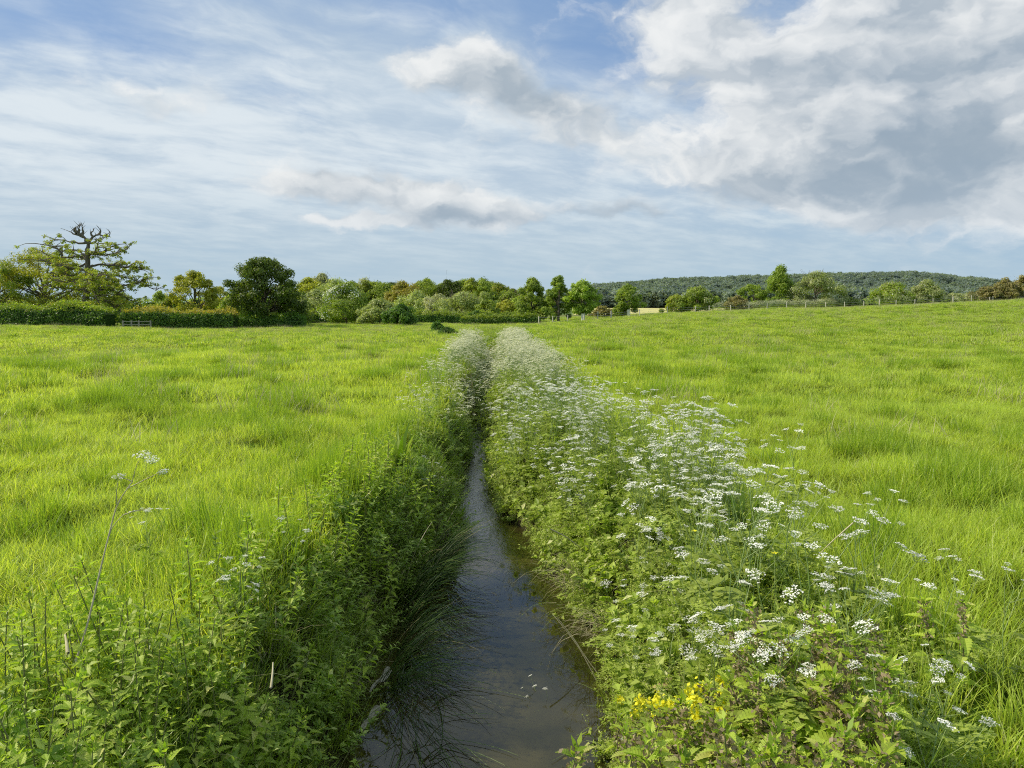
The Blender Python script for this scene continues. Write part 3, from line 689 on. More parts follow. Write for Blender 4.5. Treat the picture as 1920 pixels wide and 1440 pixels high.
def envelope(kind, h):
    if kind == 'round': return math.sqrt(max(0, 1 - (2 * h - 1) ** 2)) ** .8
    if kind == 'dome': return (1 - h ** 2.6) ** .6 * (.72 + .28 * min(1, h * 3))
    if kind == 'column': return (1 - h ** 3) ** .6 * (.8 + .2 * math.sin(h * 3.1)) * min(1, .78 + h)
    if kind == 'poplar': return max(.05, (1 - h ** 2.2)) ** .6 * min(1, .8 + h)
    if kind == 'bush': return (1 - h ** 2.2) ** .55
    return 1
def tree(name, label, cat, px, top, halfw, Y, mat, kind='round', cb=.22, group=None, leaf=.31, dens=1.0, bark='bark', nclump=None, gap=0.0, blossom=None, flat=.72, limbs=14, wob=.22, twiggy=0, base=None, depth=1.0, crad=1.0):
    x, ztop = at(px, top, Y); z0 = gz(x, Y) if base is None else base
    H = ztop - z0; W = halfw / F * Y * 1.18
    root = empty(name, (x, Y, z0), RS.rand() * 0); tag(root, label, cat, group)
    tb = Buf(); cbuf = Buf(); bb = Buf()
    crz = H * cb; cr = W * (.23 if kind != 'poplar' else .30) * crad; n = nclump or int(46 * dens)
    ph = RS.rand(3) * 6.28
    C = []
    tries = 0
    while len(C) < n and tries < 6000:
        tries += 1; h = RS.rand() ** .9; a = RS.rand() * 6.283; e = envelope(kind, h) * (1 + wob * (math.sin(2 * a + ph[0] + h * 5) * .5 + math.sin(3 * a + ph[1] - h * 7) * .5))
        q = RS.uniform(.35, 1) ** .5; rr = max(0, e * W * q - cr * .55)
        c = np.array([rr * math.cos(a), rr * math.sin(a) * depth, crz + cr * .3 + h * (H - crz - cr * .75) + RS.normal(0, cr * .15)])
        if len(C) and gap and min(np.linalg.norm(np.array(C) - c, axis=1)) < cr * gap: continue
        C.append(c)
    C = np.array(C)
    tr = max(.08, min(.5, H * .028)); tz = np.linspace(-.3, crz + (H - crz) * (.62 if kind not in ('column', 'poplar') else .9), 7)
    wb = RS.normal(0, .012 * H, (7, 2)); wb[0] = 0; path = np.stack([wb[:, 0], wb[:, 1], tz], -1)
    if kind != 'bush' or cb > .05 or True:
        tube(tb, path, np.linspace(tr * 1.15, tr * .3, 7), 8)
        for i in RS.choice(len(C), min(limbs, len(C)), replace=False):
            c = C[i]; s = np.clip(RS.uniform(.25, .8) * c[2], crz * .55, tz[-1] * .95); p = np.array([np.interp(s, tz, path[:, 0]), np.interp(s, tz, path[:, 1]), s])
            pp = limb(tb, p, c, tr * .42, tr * .08, .10)
            for _ in range(3): j = RS.randint(2, 6); limb(tb, pp[j], pp[j] + RS.normal(0, cr * 1.1, 3), tr * .12, tr * .03, .05, 4, 3)
    for _ in range(twiggy):
        a = RS.rand() * 6.28; h = RS.uniform(.6, 1); e = envelope(kind, min(.97, h)) * W
        p = np.array([e * .7 * math.cos(a), e * .7 * math.sin(a), crz + h * (H - crz) * .93]); limb(tb, p, p + np.array([math.cos(a) * .5, math.sin(a) * .5, 1.2]) * cr * RS.uniform(.5, 1.2), .04, .012, .05, 4, 3)
    clumps(cbuf, C, cr * RS.uniform(.75, 1.25, len(C)), 150 * dens, leaf, flat)
    ob('trunk', tb.mesh('trunk', M[bark], True), root); ob('crown', cbuf.mesh('crown', M[mat]), root)
    if blossom:
        frac, mt, side = blossom; k = max(6, int(len(C) * frac)); w = -C[:, 0] * side[0] - C[:, 2] * side[1] - C[:, 1] * .5 + RS.normal(0, W * .35, len(C)); sel = np.argsort(-w)[:k]
        clumps(bb, C[sel], cr * 1.12, 90, leaf * .8, flat, mat=0); ob('blossom', bb.mesh('blossom', M[mt]), root)
    return root

def stag_oak():
    Y = 110.0; zx = lambda X, Yp: at(X / 6.0, 400 + Yp / 6.0, Y)
    bx, bz = zx(985, 1090); g = gz(bx, Y); root = empty('oak_tree', (bx, Y, g)); tag(root, 'gnarled spreading oak with a bare dead antler top above the trimmed hedge', 'tree')
    def P(pts, k=0.0):
        o = []; x0 = zx(*pts[0])[0]
        for X, Yp in pts:
            x, z = zx(X, Yp); o.append([x - bx, k * abs(x - x0), z - g])
        return np.array(o)
    def smooth(p, m=4):
        t = np.arange(len(p)); tt = np.linspace(0, len(p) - 1, (len(p) - 1) * m + 1); q = np.stack([np.interp(tt, t, p[:, i]) for i in range(3)], -1)
        for _ in range(2): q[1:-1] = q[1:-1] * .5 + (q[:-2] + q[2:]) * .25
        q[1:-1] += RS.normal(0, .05, q[1:-1].shape); return q
    tb = Buf(); cb = Buf(); m = Y / F / 6
    tr = smooth(P([(985, 1090), (968, 980), (975, 860), (985, 600), (985, 400), (992, 300)])); tr[0, 2] = -.3
    tube(tb, tr, np.interp(np.linspace(0, 1, len(tr)), [0, .12, .3, .7, 1], np.array([52, 38, 34, 25, 13]) * m), 10)
    dead = [[(985, 330), (930, 250), (870, 210), (845, 165), (880, 140), (915, 118)], [(940, 270), (830, 230), (775, 205)], [(925, 245), (935, 190), (930, 138)], [(880, 215), (900, 190), (890, 150)], [(990, 340), (1040, 270), (1110, 240), (1190, 260), (1262, 220)],
            [(1000, 335), (1070, 325), (1130, 280), (1195, 280)], [(1040, 270), (1020, 215), (1050, 195)], [(1110, 240), (1130, 210), (1120, 180)], [(860, 225), (830, 190), (835, 160)], [(1190, 260), (1215, 250), (1240, 262)]]
    live = [[(975, 330), (850, 335), (750, 305), (590, 295)], [(975, 520), (900, 490), (800, 475), (650, 490), (500, 490), (400, 465), (270, 410)], [(960, 480), (880, 430), (800, 400)], [(700, 480), (680, 420), (600, 380), (480, 350)],
            [(1000, 470), (1070, 450), (1140, 475), (1270, 450), (1400, 400), (1450, 330)], [(1120, 470), (1210, 400), (1330, 360)], [(1005, 600), (1100, 570), (1250, 580), (1400, 600), (1520, 610)],
            [(1000, 860), (900, 850), (780, 850), (640, 840), (540, 800)], [(1000, 850), (1080, 880), (1150, 960), (1200, 1020), (1270, 1060)], [(990, 840), (1120, 800), (1300, 790), (1450, 820), (1600, 780), (1700, 740)],
            [(990, 700), (1120, 690), (1300, 700), (1480, 760), (1640, 860)], [(1000, 850), (1250, 870), (1400, 960), (1500, 1010)], [(980, 700), (850, 700), (700, 690), (560, 720)], [(985, 640), (800, 620), (640, 560), (480, 560)],
            [(985, 560), (900, 600), (760, 640)], [(985, 760), (1120, 740), (1250, 700)], [(980, 780), (860, 790), (700, 770)]]
    for p in dead:
        q = smooth(P(p, RS.uniform(-.2, .2))); tube(tb, q, np.linspace(15, 3.5, len(q)) * m, 6)
        for _ in range(5): j = RS.randint(2, len(q)); limb(tb, q[j], q[j] + np.array([RS.normal(0, .5), RS.normal(0, .4), RS.uniform(.2, .8)]), .05, .015, .1, 4, 4)
    C, RD = [], []
    for rep, p in [(0, p) for p in live] + [(1, p) for p in live[1:2] + live[4:]]:
        k = RS.uniform(-.5, .5) if rep == 0 else RS.choice([-1, 1]) * RS.uniform(.8, 1.3)
        q = smooth(P(p, k)); 
        if rep: q[:, 0] = (q[:, 0] - q[0, 0]) * .72 + q[0, 0]
        tube(tb, q, np.linspace(14 if rep == 0 else 9, 2.5, len(q)) * m, 6); n = len(q)
        for j in range(int(n * .22), n):
            for _ in range(4):
                if abs(q[j, 0]) < 1.5 and q[j, 2] > 2.5 and RS.rand() < .93: continue
                if RS.rand() < .30 + .42 * (q[j, 2] > 9.3): continue
                e = q[j] + np.array([RS.normal(0, .95), RS.normal(0, 1.1), RS.uniform(-.65, .9)])
                limb(tb, q[j], e, .07, .02, .15, 4, 4); C.append(e); RD.append(RS.uniform(.22, .48))
    C = np.array(C); clumps(cb, C, np.array(RD) * 1.1, 34, .25, .6)
    ob('trunk', tb.mesh('trunk', M['bark'], True), root); ob('crown', cb.mesh('crown', M['fol_oak']), root)
stag_oak()
G = 'trees of the wood behind the field'
T = tree
T('oak_tree', 'broad yellow green oak with low spreading limbs left of the dead topped oak', 'tree', 80, 466, 118, 122, 'fol_gold', 'dome', .16, leaf=.28, dens=1.6, gap=.55, limbs=26, depth=.6, flat=.5, crad=.62, nclump=120)
T('broadleaf_tree', 'dark green tree cut by the left edge of the picture', 'tree', -12, 484, 52, 117, 'fol_green', 'round', .15, dens=1.2)
T('field_maple', 'round yellow green tree standing alone between the two oaks', 'tree', 364, 507, 46, 118, 'fol_gold', 'dome', .18, dens=1.2, gap=.6, limbs=20, crad=.8, nclump=64)
T('oak_tree', 'dense rounded dark green oak, tallest tree left of the wood', 'tree', 494, 481, 70, 104, 'fol_dark', 'dome', .20, dens=1.5, gap=.55, limbs=24, bark='bark_dark', crad=.72, nclump=105)
for i, (px, top, hw, Y, mt, lb) in enumerate([(225, 548, 34, 150, 'fol_green', 'low green scrub tree seen under the right side of the dead topped oak'), (298, 546, 26, 150, 'fol_green', 'small green scrub tree in the dip right of the dead topped oak'),
        (30, 556, 40, 150, 'fol_green', 'low green scrub seen between the trunks at the far left'), (120, 556, 44, 150, 'fol_green', 'low green scrub seen behind the trunk of the dead topped oak'), (322, 556, 22, 148, 'fol_oak', 'brownish green scrub just left of the lone round tree'), (412, 536, 26, 150, 'fol_gold', 'yellow green sapling between the round tree and the dark oak'), (436, 552, 34, 108, 'fol_hedgetop', 'rounded hedge bush in front of the dark oak'), (540, 560, 40, 112, 'fol_dark', 'dark low bush under the right side of the dark oak')]):
    T('scrub_tree' if 'scrub' in lb else 'bush' if 'bush' in lb else 'sapling', lb, 'tree' if 'bush' not in lb else 'bush', px, top, hw, Y, mt, 'bush', .03, dens=.9, limbs=5)
WOOD = [(578, 520, 28, 190, 'fol_gold', 'dome', 'yellow green tree right behind the dark oak'), (604, 514, 26, 205, 'fol_grey', 'dome', 'half bare grey brown tree topping the left end of the wood'), (628, 524, 44, 185, 'fol_willow', 'dome', 'soft grey green willow at the left end of the wood'),
        (684, 522, 24, 215, 'fol_grey', 'dome', 'bare twigged tree rising behind the bright hawthorn'), (718, 529, 32, 200, 'fol_green', 'dome', 'plain green tree left of the rust coloured oak'), (757, 526, 34, 175, 'fol_rust', 'dome', 'rust and olive coloured oak in the middle of the wood'),
        (800, 524, 30, 215, 'fol_green', 'dome', 'mid green tree right of the rust coloured oak'), (838, 526, 28, 210, 'fol_dark', 'dome', 'darker green tree on the crest of the wood'), (872, 523, 30, 215, 'fol_green', 'dome', 'rounded green tree near the middle of the wood crest'), (905, 524, 30, 212, 'fol_green', 'dome', 'domed green tree on the crest above the grey willow'),
        (935, 530, 26, 208, 'fol_oak', 'dome', 'olive tree where the wood crest starts to fall'), (962, 543, 22, 200, 'fol_brown', 'dome', 'reddish brown tree at the right end of the wood'), (660, 528, 30, 200, 'fol_green', 'dome', 'green tree over the left of the bright hawthorn'), (780, 548, 34, 165, 'fol_willow', 'dome', 'pale willow below the rust coloured oak'),
        (985, 552, 24, 190, 'fol_green', 'dome', 'green tree half hidden by the tall dark maple'), (555, 545, 30, 170, 'fol_green', 'dome', 'green tree half hidden by the dark oak')]
for px, top, hw, Y, mt, kd, lb in WOOD: T('woodland_tree', lb, 'tree', px, top, hw * 1.28, Y, mt, kd, .04, G, leaf=.42, dens=1.35, limbs=8, twiggy=26 if mt == 'fol_grey' else 0)
for k in range(22):
    px = 562 + 20 * k + RS.normal(0, 6); T('woodland_tree', 'green tree merged into the crowns along the crest of the wood', 'tree', px, np.interp(px, [560, 640, 700, 900, 940, 1010], [530, 527, 530, 527, 534, 560]) + RS.normal(0, 2.5), RS.uniform(22, 32), RS.uniform(196, 235), ['fol_green', 'fol_oak', 'fol_green', 'fol_willow', 'fol_dark'][k % 5], 'dome', .03, 'tree crowns along the crest of the wood', leaf=.45, dens=1.1, limbs=5)
T('hawthorn', 'grey green hawthorn with dusty white blossom right of the dark oak', 'tree', 592, 542, 34, 132, 'fol_willow', 'bush', .06, dens=1.0, blossom=(.3, 'fol_cream', (.6, -.2)))
T('hawthorn', 'bright green hawthorn with white blossom low on its left side', 'tree', 648, 532, 50, 122, 'fol_bright', 'dome', .05, dens=1.4, blossom=(.3, 'blossom', (1.0, -1.3)))
T('bush', 'wide olive bush with a dark shaded foot beside the bright hawthorn', 'bush', 712, 562, 44, 116, 'fol_willow', 'bush', .02, dens=1.3, limbs=4)
T('bush', 'dark dense bush ending the left hand thicket', 'bush', 752, 572, 34, 112, 'fol_hedge', 'bush', .02, dens=1.3, limbs=4)
T('hawthorn', 'hawthorn thick with dull white blossom in front of the wood', 'tree', 822, 552, 34, 150, 'fol_grey', 'dome', .06, dens=1.1, blossom=(.6, 'fol_cream', (.2, .3)))
T('willow', 'soft rounded grey willow in the middle of the thicket', 'tree', 866, 546, 46, 140, 'fol_willow', 'dome', .03, dens=1.4, twiggy=40)
T('willow', 'flat topped pale willow behind the rounded grey one', 'tree', 908, 550, 30, 165, 'fol_willow', 'dome', .06, dens=1.0)
T('bush', 'fresh green bush at the right foot of the grey willow', 'bush', 912, 562, 26, 134, 'fol_green', 'bush', .03, dens=1.1)
T('bush', 'golden tinted bush left of the tall dark maple', 'bush', 950, 562, 24, 140, 'fol_gold', 'bush', .03, dens=1.0)
T('bush', 'low green bush at the foot of the golden tinted bush', 'bush', 895, 584, 26, 128, 'fol_hedge', 'bush', .02, dens=1.0)
T('maple_tree', 'tall dense dark green maple at the right end of the thicket', 'tree', 998, 521, 30, 122, 'fol_green', 'column', .06, dens=1.5, nclump=80, bark='bark_dark')
T('lime_tree', 'tall green tree right of the dark maple with foliage to the ground', 'tree', 1048, 518, 26, 118, 'fol_bright', 'column', .06, dens=1.3)
T('lime_tree', 'rounded green tree with a pale trunk guard beside the fence', 'tree', 1092, 526, 30, 116, 'fol_bright', 'round', .20, dens=1.3)
T('young_tree', 'slim bright young tree with a pale trunk guard by the yellow field', 'tree', 1179, 532, 26, 124, 'fol_bright', 'column', .18, dens=1.0, gap=.4)
T('bush', 'small dark bush at the foot of the slim young tree', 'bush', 1163, 570, 15, 124, 'fol_green', 'bush', .02, dens=.7)
T('bush', 'dull brown bramble bush between the guarded tree and the slim tree', 'bush', 1133, 574, 22, 130, 'fol_brown', 'bush', .02, dens=.8)
T('bush', 'olive rounded bush against the yellow field', 'bush', 1268, 552, 24, 138, 'fol_oak', 'bush', .03, dens=1.0)
T('hawthorn', 'spreading dark green hawthorn right of the yellow field', 'tree', 1308, 538, 34, 136, 'fol_green', 'dome', .05, dens=1.3, blossom=(.12, 'fol_cream', (0, -1)))
T('bush', 'olive brown bush in front of the wooded hill', 'bush', 1382, 555, 22, 145, 'fol_brown', 'bush', .02, dens=.9)
T('young_tree', 'small vivid green tree left of the tall poplar', 'tree', 1414, 531, 24, 148, 'fol_bright', 'round', .08, dens=.9)
T('poplar', 'tall narrow poplar standing above the fence', 'tree', 1464, 497, 25, 150, 'fol_bright', 'poplar', .05, dens=1.3, nclump=70)
T('hawthorn', 'big cream blossomed hawthorn right of the poplar', 'tree', 1531, 508, 46, 148, 'fol_willow', 'dome', .03, dens=1.5, blossom=(.75, 'fol_cream', (.2, .2)), twiggy=12)
T('bush', 'dark green bush between the big hawthorn and the gate gap', 'bush', 1592, 558, 22, 147, 'fol_green', 'bush', .02, dens=1.0)
T('hawthorn', 'golden cream hawthorn right of the gap in the bushes', 'tree', 1674, 530, 38, 150, 'fol_hedgetop', 'dome', .04, dens=1.3, blossom=(.4, 'fol_cream', (.2, .2)))
T('hawthorn', 'pale spiky hawthorn touching the golden one', 'tree', 1738, 527, 30, 150, 'fol_willow', 'dome', .04, dens=1.2, blossom=(.5, 'fol_cream', (.2, .2)), twiggy=10)
for k, (px, top, hw) in enumerate([(1795, 551, 26), (1822, 552, 20)]):
    T('bush', ('low bush covered in white flowers beside the pale spiky hawthorn', 'low white flowered bush touching the brown thicket')[k], 'bush', px, top, hw, 149, 'fol_willow', 'bush', .02, dens=.8, blossom=(.7, 'fol_cream', (.1, .3)))
for k, (px, top, hw, lb) in enumerate([(1852, 537, 24, 'reddish brown thicket bush, leftmost of the three by the right edge'), (1886, 524, 26, 'tall reddish brown thicket bush, middle of the three by the right edge'), (1925, 516, 28, 'reddish brown thicket bush cut by the right edge of the picture')]):
    T('bush', lb, 'bush', px, top, hw, 146, 'fol_brown', 'bush', .02, dens=1.1, twiggy=22)
T('bush', 'dark round bush on the line of the stream, nearer of the two', 'bush', 838, 614, 22, 58, 'fol_hedge', 'bush', .02, base=-.15, dens=1.0, leaf=.12, limbs=3, wob=.1)
T('bush', 'dark round bush on the line of the stream, farther of the two', 'bush', 820, 602, 14, 72, 'fol_hedge', 'bush', .02, base=-.1, dens=.8, leaf=.13, limbs=3, wob=.1)

def hedge(label, x0, y0, x1, y1, h, w, mat, topmat, leaf=.24, per=520, wob=.22, name='hedge'):
    L = math.hypot(x1 - x0, y1 - y0); n = int(L * per); s = RS.rand(n); dx, dy = (x1 - x0) / L, (y1 - y0) / L
    xc, yc = x0 + (x1 - x0) * .5, y0 + (y1 - y0) * .5; g0 = gz(xc, yc)
    root = empty(name, (xc, yc, g0)); tag(root, label, 'hedge')
    a = RS.rand(n) * (2 * h + w); side = np.where(a < h, 0, np.where(a < h + w, 1, 2))
    lat = np.where(side == 0, w / 2, np.where(side == 1, w / 2 - (a - h), -w / 2)); zz = np.where(side == 0, a, np.where(side == 1, h, a - h - w))
    X = x0 + dx * L * s; Y_ = y0 + dy * L * s; bump = (vnoise(X, Y_ + zz * 2, 1.6, 2) - .5) * 2 * wob * 2; hb = (1 + .30 * (vnoise(X, Y_, 2.5, 3) - .5) + .28 * (vnoise(X, Y_, 8, 4) - .5)) * (.78 + .22 * np.minimum(1, np.minimum(s, 1 - s) * L / 1.6))
    zz = zz * hb; lat = lat * (1 + bump * .5) + RS.normal(0, .07, n)
    P = np.stack([X + dy * lat, Y_ - dx * lat, ground_z(X, Y_) + zz + bump * .35 * (side == 1) + RS.normal(0, .07, n) + (side == 1) * np.abs(RS.normal(0, .22, n)) * (.4 + 1.2 * vnoise(X, Y_, 1.1, 6))], -1) - np.array([xc, yc, g0])
    nr = np.stack([dy * np.sign(lat) * (side != 1), -dx * np.sign(lat) * (side != 1), (side == 1) * 1.0 + .25], -1) + RS.normal(0, .6, (n, 3)); nr /= np.linalg.norm(nr, axis=1)[:, None]
    u = np.cross(nr, RS.normal(size=(n, 3))); u /= np.linalg.norm(u, axis=1)[:, None]; v = np.cross(nr, u)
    top = (side == 1) | (zz > h * .86); b = Buf(); lf = leaf * RS.uniform(.6, 1.3, n); r = np.clip(RS.rand(n) * .5 + vnoise(X, zz, 1.5, 5) * .6, 0, 1)  # top leaves get the second material, top light painted in by colour
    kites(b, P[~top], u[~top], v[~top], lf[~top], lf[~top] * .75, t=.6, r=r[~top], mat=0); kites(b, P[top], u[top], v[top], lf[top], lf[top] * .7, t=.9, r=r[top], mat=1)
    m = int(L / 1.0) + 2; ss = np.linspace(0.01, .99, m); cx = x0 + (x1 - x0) * ss; cy = y0 + (y1 - y0) * ss; g = ground_z(cx, cy); hh = h * (1 + .30 * (vnoise(cx, cy, 2.5, 3) - .5) + .28 * (vnoise(cx, cy, 8, 4) - .5)) * (.78 + .22 * np.minimum(1, np.minimum(ss, 1 - ss) * L / 1.6)) - .42
    ring = []
    for la, z_ in ((w / 2 - .35, -.2), (w / 2 - .35, 1), (-w / 2 + .35, 1), (-w / 2 + .35, -.2)):
        ring.append(np.stack([cx + dy * la, cy - dx * la, g + (hh if z_ == 1 else z_)], -1) - np.array([xc, yc, g0]))
    vv = np.stack(ring, 1).reshape(-1, 3); i = np.arange(m - 1)[:, None] * 4; j = np.arange(3)[None]
    q = np.stack([i + j, i + j + 1, i + j + 5, i + j + 4], -1).reshape(-1, 4); q = np.concatenate([q, [[0, 1, 2, 3], [4 * m - 4, 4 * m - 3, 4 * m - 2, 4 * m - 1]]])
    c = Buf(); c.add(vv, q, .2, .2); ob('foliage', b.mesh('foliage', [M[mat], M[topmat]]), root); ob('stems', c.mesh('stems', M['fol_hedge']), root)  # second mesh is a solid dark core added against see-through, not real stems
def hx(px, Y): return (px - 960) / F * Y
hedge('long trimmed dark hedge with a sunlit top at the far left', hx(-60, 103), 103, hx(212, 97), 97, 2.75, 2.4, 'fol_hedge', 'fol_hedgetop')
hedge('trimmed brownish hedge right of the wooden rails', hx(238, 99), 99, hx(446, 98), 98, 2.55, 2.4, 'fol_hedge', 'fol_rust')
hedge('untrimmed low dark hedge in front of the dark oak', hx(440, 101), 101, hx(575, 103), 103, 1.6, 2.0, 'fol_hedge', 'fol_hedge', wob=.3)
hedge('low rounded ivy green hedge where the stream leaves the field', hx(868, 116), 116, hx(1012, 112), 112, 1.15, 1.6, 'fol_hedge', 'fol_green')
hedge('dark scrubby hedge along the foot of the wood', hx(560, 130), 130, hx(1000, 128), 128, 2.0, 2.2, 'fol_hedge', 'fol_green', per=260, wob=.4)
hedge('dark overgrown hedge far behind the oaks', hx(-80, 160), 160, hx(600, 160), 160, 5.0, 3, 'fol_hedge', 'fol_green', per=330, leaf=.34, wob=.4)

# fence posts with wires
def post_at(px, Y): x = hx(px, Y); return x, Y, gz(x, Y)
fr = empty('wire_fence', post_at(1064, 112)); tag(fr, 'post and wire fence running up the right side of the field below the trees', 'fence')
fo = np.array(fr.location); prev = None; wb = Buf()
for k, px in enumerate([1010, 1036, 1064, 1094, 1120, 1145, 1198, 1250, 1302, 1328, 1368, 1402, 1436, 1472, 1508, 1545, 1580, 1616, 1645, 1676, 1711, 1745, 1782, 1816, 1850, 1856, 1890, 1925]):
    Y = np.interp(px, [1010, 1640, 1925], [108, 143, 144]); p = np.array(post_at(px, Y)); b = Buf(); hgt = RS.uniform(1.12, 1.35) * (1.15 if px in (1145, 1645) else 1)
    w = .17 if px in (1145, 1645, 1782) else .11; box(b, (0, 0, hgt / 2 - .1), (w, w, hgt + .2), RS.rand(), tilt=RS.normal(0, .03)); box(b, (0, 0, hgt + .01), (w * .7, w * .7, .03), .2)
    ob('post', b.mesh('post', M['wood']), fr, p - fo)
    if prev is not None:
        for zz in (.35, .7, 1.02): tube(wb, [prev + [0, 0, zz] - fo, (prev + p) / 2 + [0, 0, zz - .03] - fo, p + [0, 0, zz] - fo], .012, 3)
    prev = p
ob('wire', wb.mesh('wire', M['wire']), fr)
for k, (px, Y, lb) in enumerate([(1092, 115.4, 'pale plastic guard round the trunk of the rounded tree by the fence'), (1177, 123.4, 'pale plastic guard round the trunk of the slim young tree')]):
    b = Buf(); zz = np.linspace(0, 1.25, 5); tube(b, np.stack([0 * zz, 0 * zz, zz], -1), [.24, .23, .23, .23, .25], 10); tube(b, [(.3, 0, -.1), (.3, 0, 1.4)], .04, 5); tag(ob('tree_guard', b.mesh('tree_guard', M['guard']), None, post_at(px, Y - .6)), lb, 'tree guard')
# wooden rails in the hedge gap
rf = empty('rail_fence', post_at(262, 95)); tag(rf, 'low weathered wooden rail fence closing the gap between two hedges', 'fence')
for sx in (-2.0, .05, 1.55, -.9): b = Buf(); box(b, (0, 0, .5), (.16, .14, 1.15), .1); ob('post', b.mesh('post', M['rail_wood']), rf, (sx, 0, .05))
for zz in (.92, .55): b = Buf(); box(b, (-.2, -.09, zz), (3.4, .05, .09)); ob('rail', b.mesh('rail', M['rail_wood']), rf, (0, 0, .05))

# the far wooded hill
def blobtree(mat):
    b = Buf(); n = 16; a = RS.rand(n) * 6.28; q = np.sqrt(RS.rand(n)) * 4.0; C = np.stack([q * np.cos(a), q * np.sin(a), 6 + 5 * (1 - (q / 4.6) ** 2) * RS.uniform(.6, 1.1, n)], -1)
    clumps(b, C, RS.uniform(1.6, 2.6, n), 30, 1.5, .8); C2 = C.copy(); C2[:, 2] *= .55; clumps(b, C2, 2.2, 14, 1.6, .9)
    return b.mesh('far_tree', mat)
def hill_wood():
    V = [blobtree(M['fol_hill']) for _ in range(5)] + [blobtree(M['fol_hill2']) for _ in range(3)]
    n = 15000; y = np.sqrt(RS.rand(n)) * 1050 + 720; x = RS.uniform(-.02, .80, n) * y; k = (ground_z(x, y) > 10) & (RS.rand(n) < .8); x, y = x[k], y[k]
    # field edge trees below the hill
    m = 900; y2 = RS.uniform(640, 760, m); x2 = RS.uniform(.05, .8, m) * y2; x = np.concatenate([x, x2]); y = np.concatenate([y, y2]); n = len(x); s = RS.uniform(.6, 1.35, n) ** 1.3 + .2
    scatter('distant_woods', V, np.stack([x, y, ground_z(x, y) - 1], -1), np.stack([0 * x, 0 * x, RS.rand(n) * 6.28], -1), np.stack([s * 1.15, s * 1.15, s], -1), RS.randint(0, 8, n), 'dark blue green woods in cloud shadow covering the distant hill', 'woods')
hill_wood()
# ------------------------------------------------------------ plants one can tell apart
def spot(px, py, h, y0=2.2, y1=70):
    """ground point whose plant of height h shows its top at the photograph's pixel"""
    d = px_dir(px, py); ys = np.arange(y0, y1, .04); z = EYE + d.z / d.y * ys; x = d.x / d.y * ys
    k = np.where(z <= ground_z(x, ys) + h)[0]; i = k[0] if len(k) else -1
    return float(x[i]), float(ys[i])
def put_tree(root_name, label, cat, group, x, y, parts, rz, s, tiltx=0, tilty=0, z=None):
    r = empty(root_name, (x, y, (gz(x, y) if z is None else z) - .01), rz); r.rotation_euler = (tiltx, tilty, rz); r.scale = (s, s, s); tag(r, label, cat, group)
    for nm, me in parts: ob(nm, me, r)
    return r
PAR0 = [make_parsley(RS.uniform(.85, 1.0), 0, RS.randint(4, 8), .26, .1) for _ in range(8)]
PAR1 = [make_parsley(1.0, 1, RS.randint(5, 9), .24, .08) for _ in range(8)]
M0 = M['blossom']; M['blossom'] = M['blossom_far']
PAR2 = [make_parsley(1.0, 2, RS.randint(7, 11), .26, .06) for _ in range(6)]
M['blossom'] = M0
ppts = []
def parsley0(px, py, h, label, group=None, tilt=None):
    x, y = spot(px, py, h); k = RS.randint(len(PAR0)); st, lf, fl = PAR0[k]; s = h / .95
    ty = RS.normal(0, .12) if tilt is None else tilt
    put_tree('cow_parsley', label, 'cow parsley', group, x, y, [('stem', st), ('foliage', lf)] + [('flower_head', f) for f in fl], RS.rand() * 6.28 if tilt is None else 0, s, RS.normal(0, .1), ty); ppts.append((x, y))
gA = 'cow parsley flowering on the near right bank above the yellow flowers'
lA = 'cow parsley with flat white flower heads on the near right bank above the yellow flowers'
for px, py in [(1540, 1065), (1560, 1100), (1245, 1060), (1300, 1060), (1350, 1066), (1312, 1128), (1225, 1085), (1180, 1105), (1178, 1150), (1345, 1192), (1465, 1188), (1512, 1192), (1562, 1182), (1255, 1212), (1440, 1240), (1490, 1136), (1612, 1136), (1600, 1092), (1240, 1160), (1400, 1130), (1210, 1190), (1300, 1210)]:
    parsley0(px, py, RS.uniform(.62, .85), lA, gA)
gB = 'cow parsley scattered in the long grass by the right edge'
lB = 'lone cow parsley with small white heads in the long grass near the right edge'
for px, py in [(1720, 1200), (1795, 1212), (1785, 1072), (1818, 1042), (1880, 1062), (1655, 1345), (1730, 1255), (1640, 915), (1600, 962), (1690, 1350)]: parsley0(px, py, RS.uniform(.55, .75), lB, gB)
gC = 'cow parsley reaching into the right hand grass in the middle distance'
lC = 'tall cow parsley leaning out of the bank into the right hand grass'
for px, py in [(1500, 800), (1210, 742), (1260, 770), (1420, 832), (1446, 838), (1480, 866), (1440, 945), (1420, 1000), (1530, 990), (1370, 890), (1330, 885), (1408, 915), (1510, 900), (1380, 960), (1300, 930)]: parsley0(px, py, RS.uniform(.8, 1.0), lC, gC)
gD = 'short cow parsley in the grass left of the stream'
lD = 'short cow parsley with a few white heads in the grass left of the stream'
for px, py in [(430, 1062), (474, 1056), (396, 1086), (522, 1122), (525, 986), (280, 960), (765, 700), (790, 860), (812, 886)]: parsley0(px, py, RS.uniform(.45, .6), lD, gD)
parsley0(1052, 1278, .42, 'cow parsley leaning low over the water at the right edge of the pool', tilt=-.5)
parsley0(1168, 1385, .40, 'lowest cow parsley, at the bottom edge right of the water')
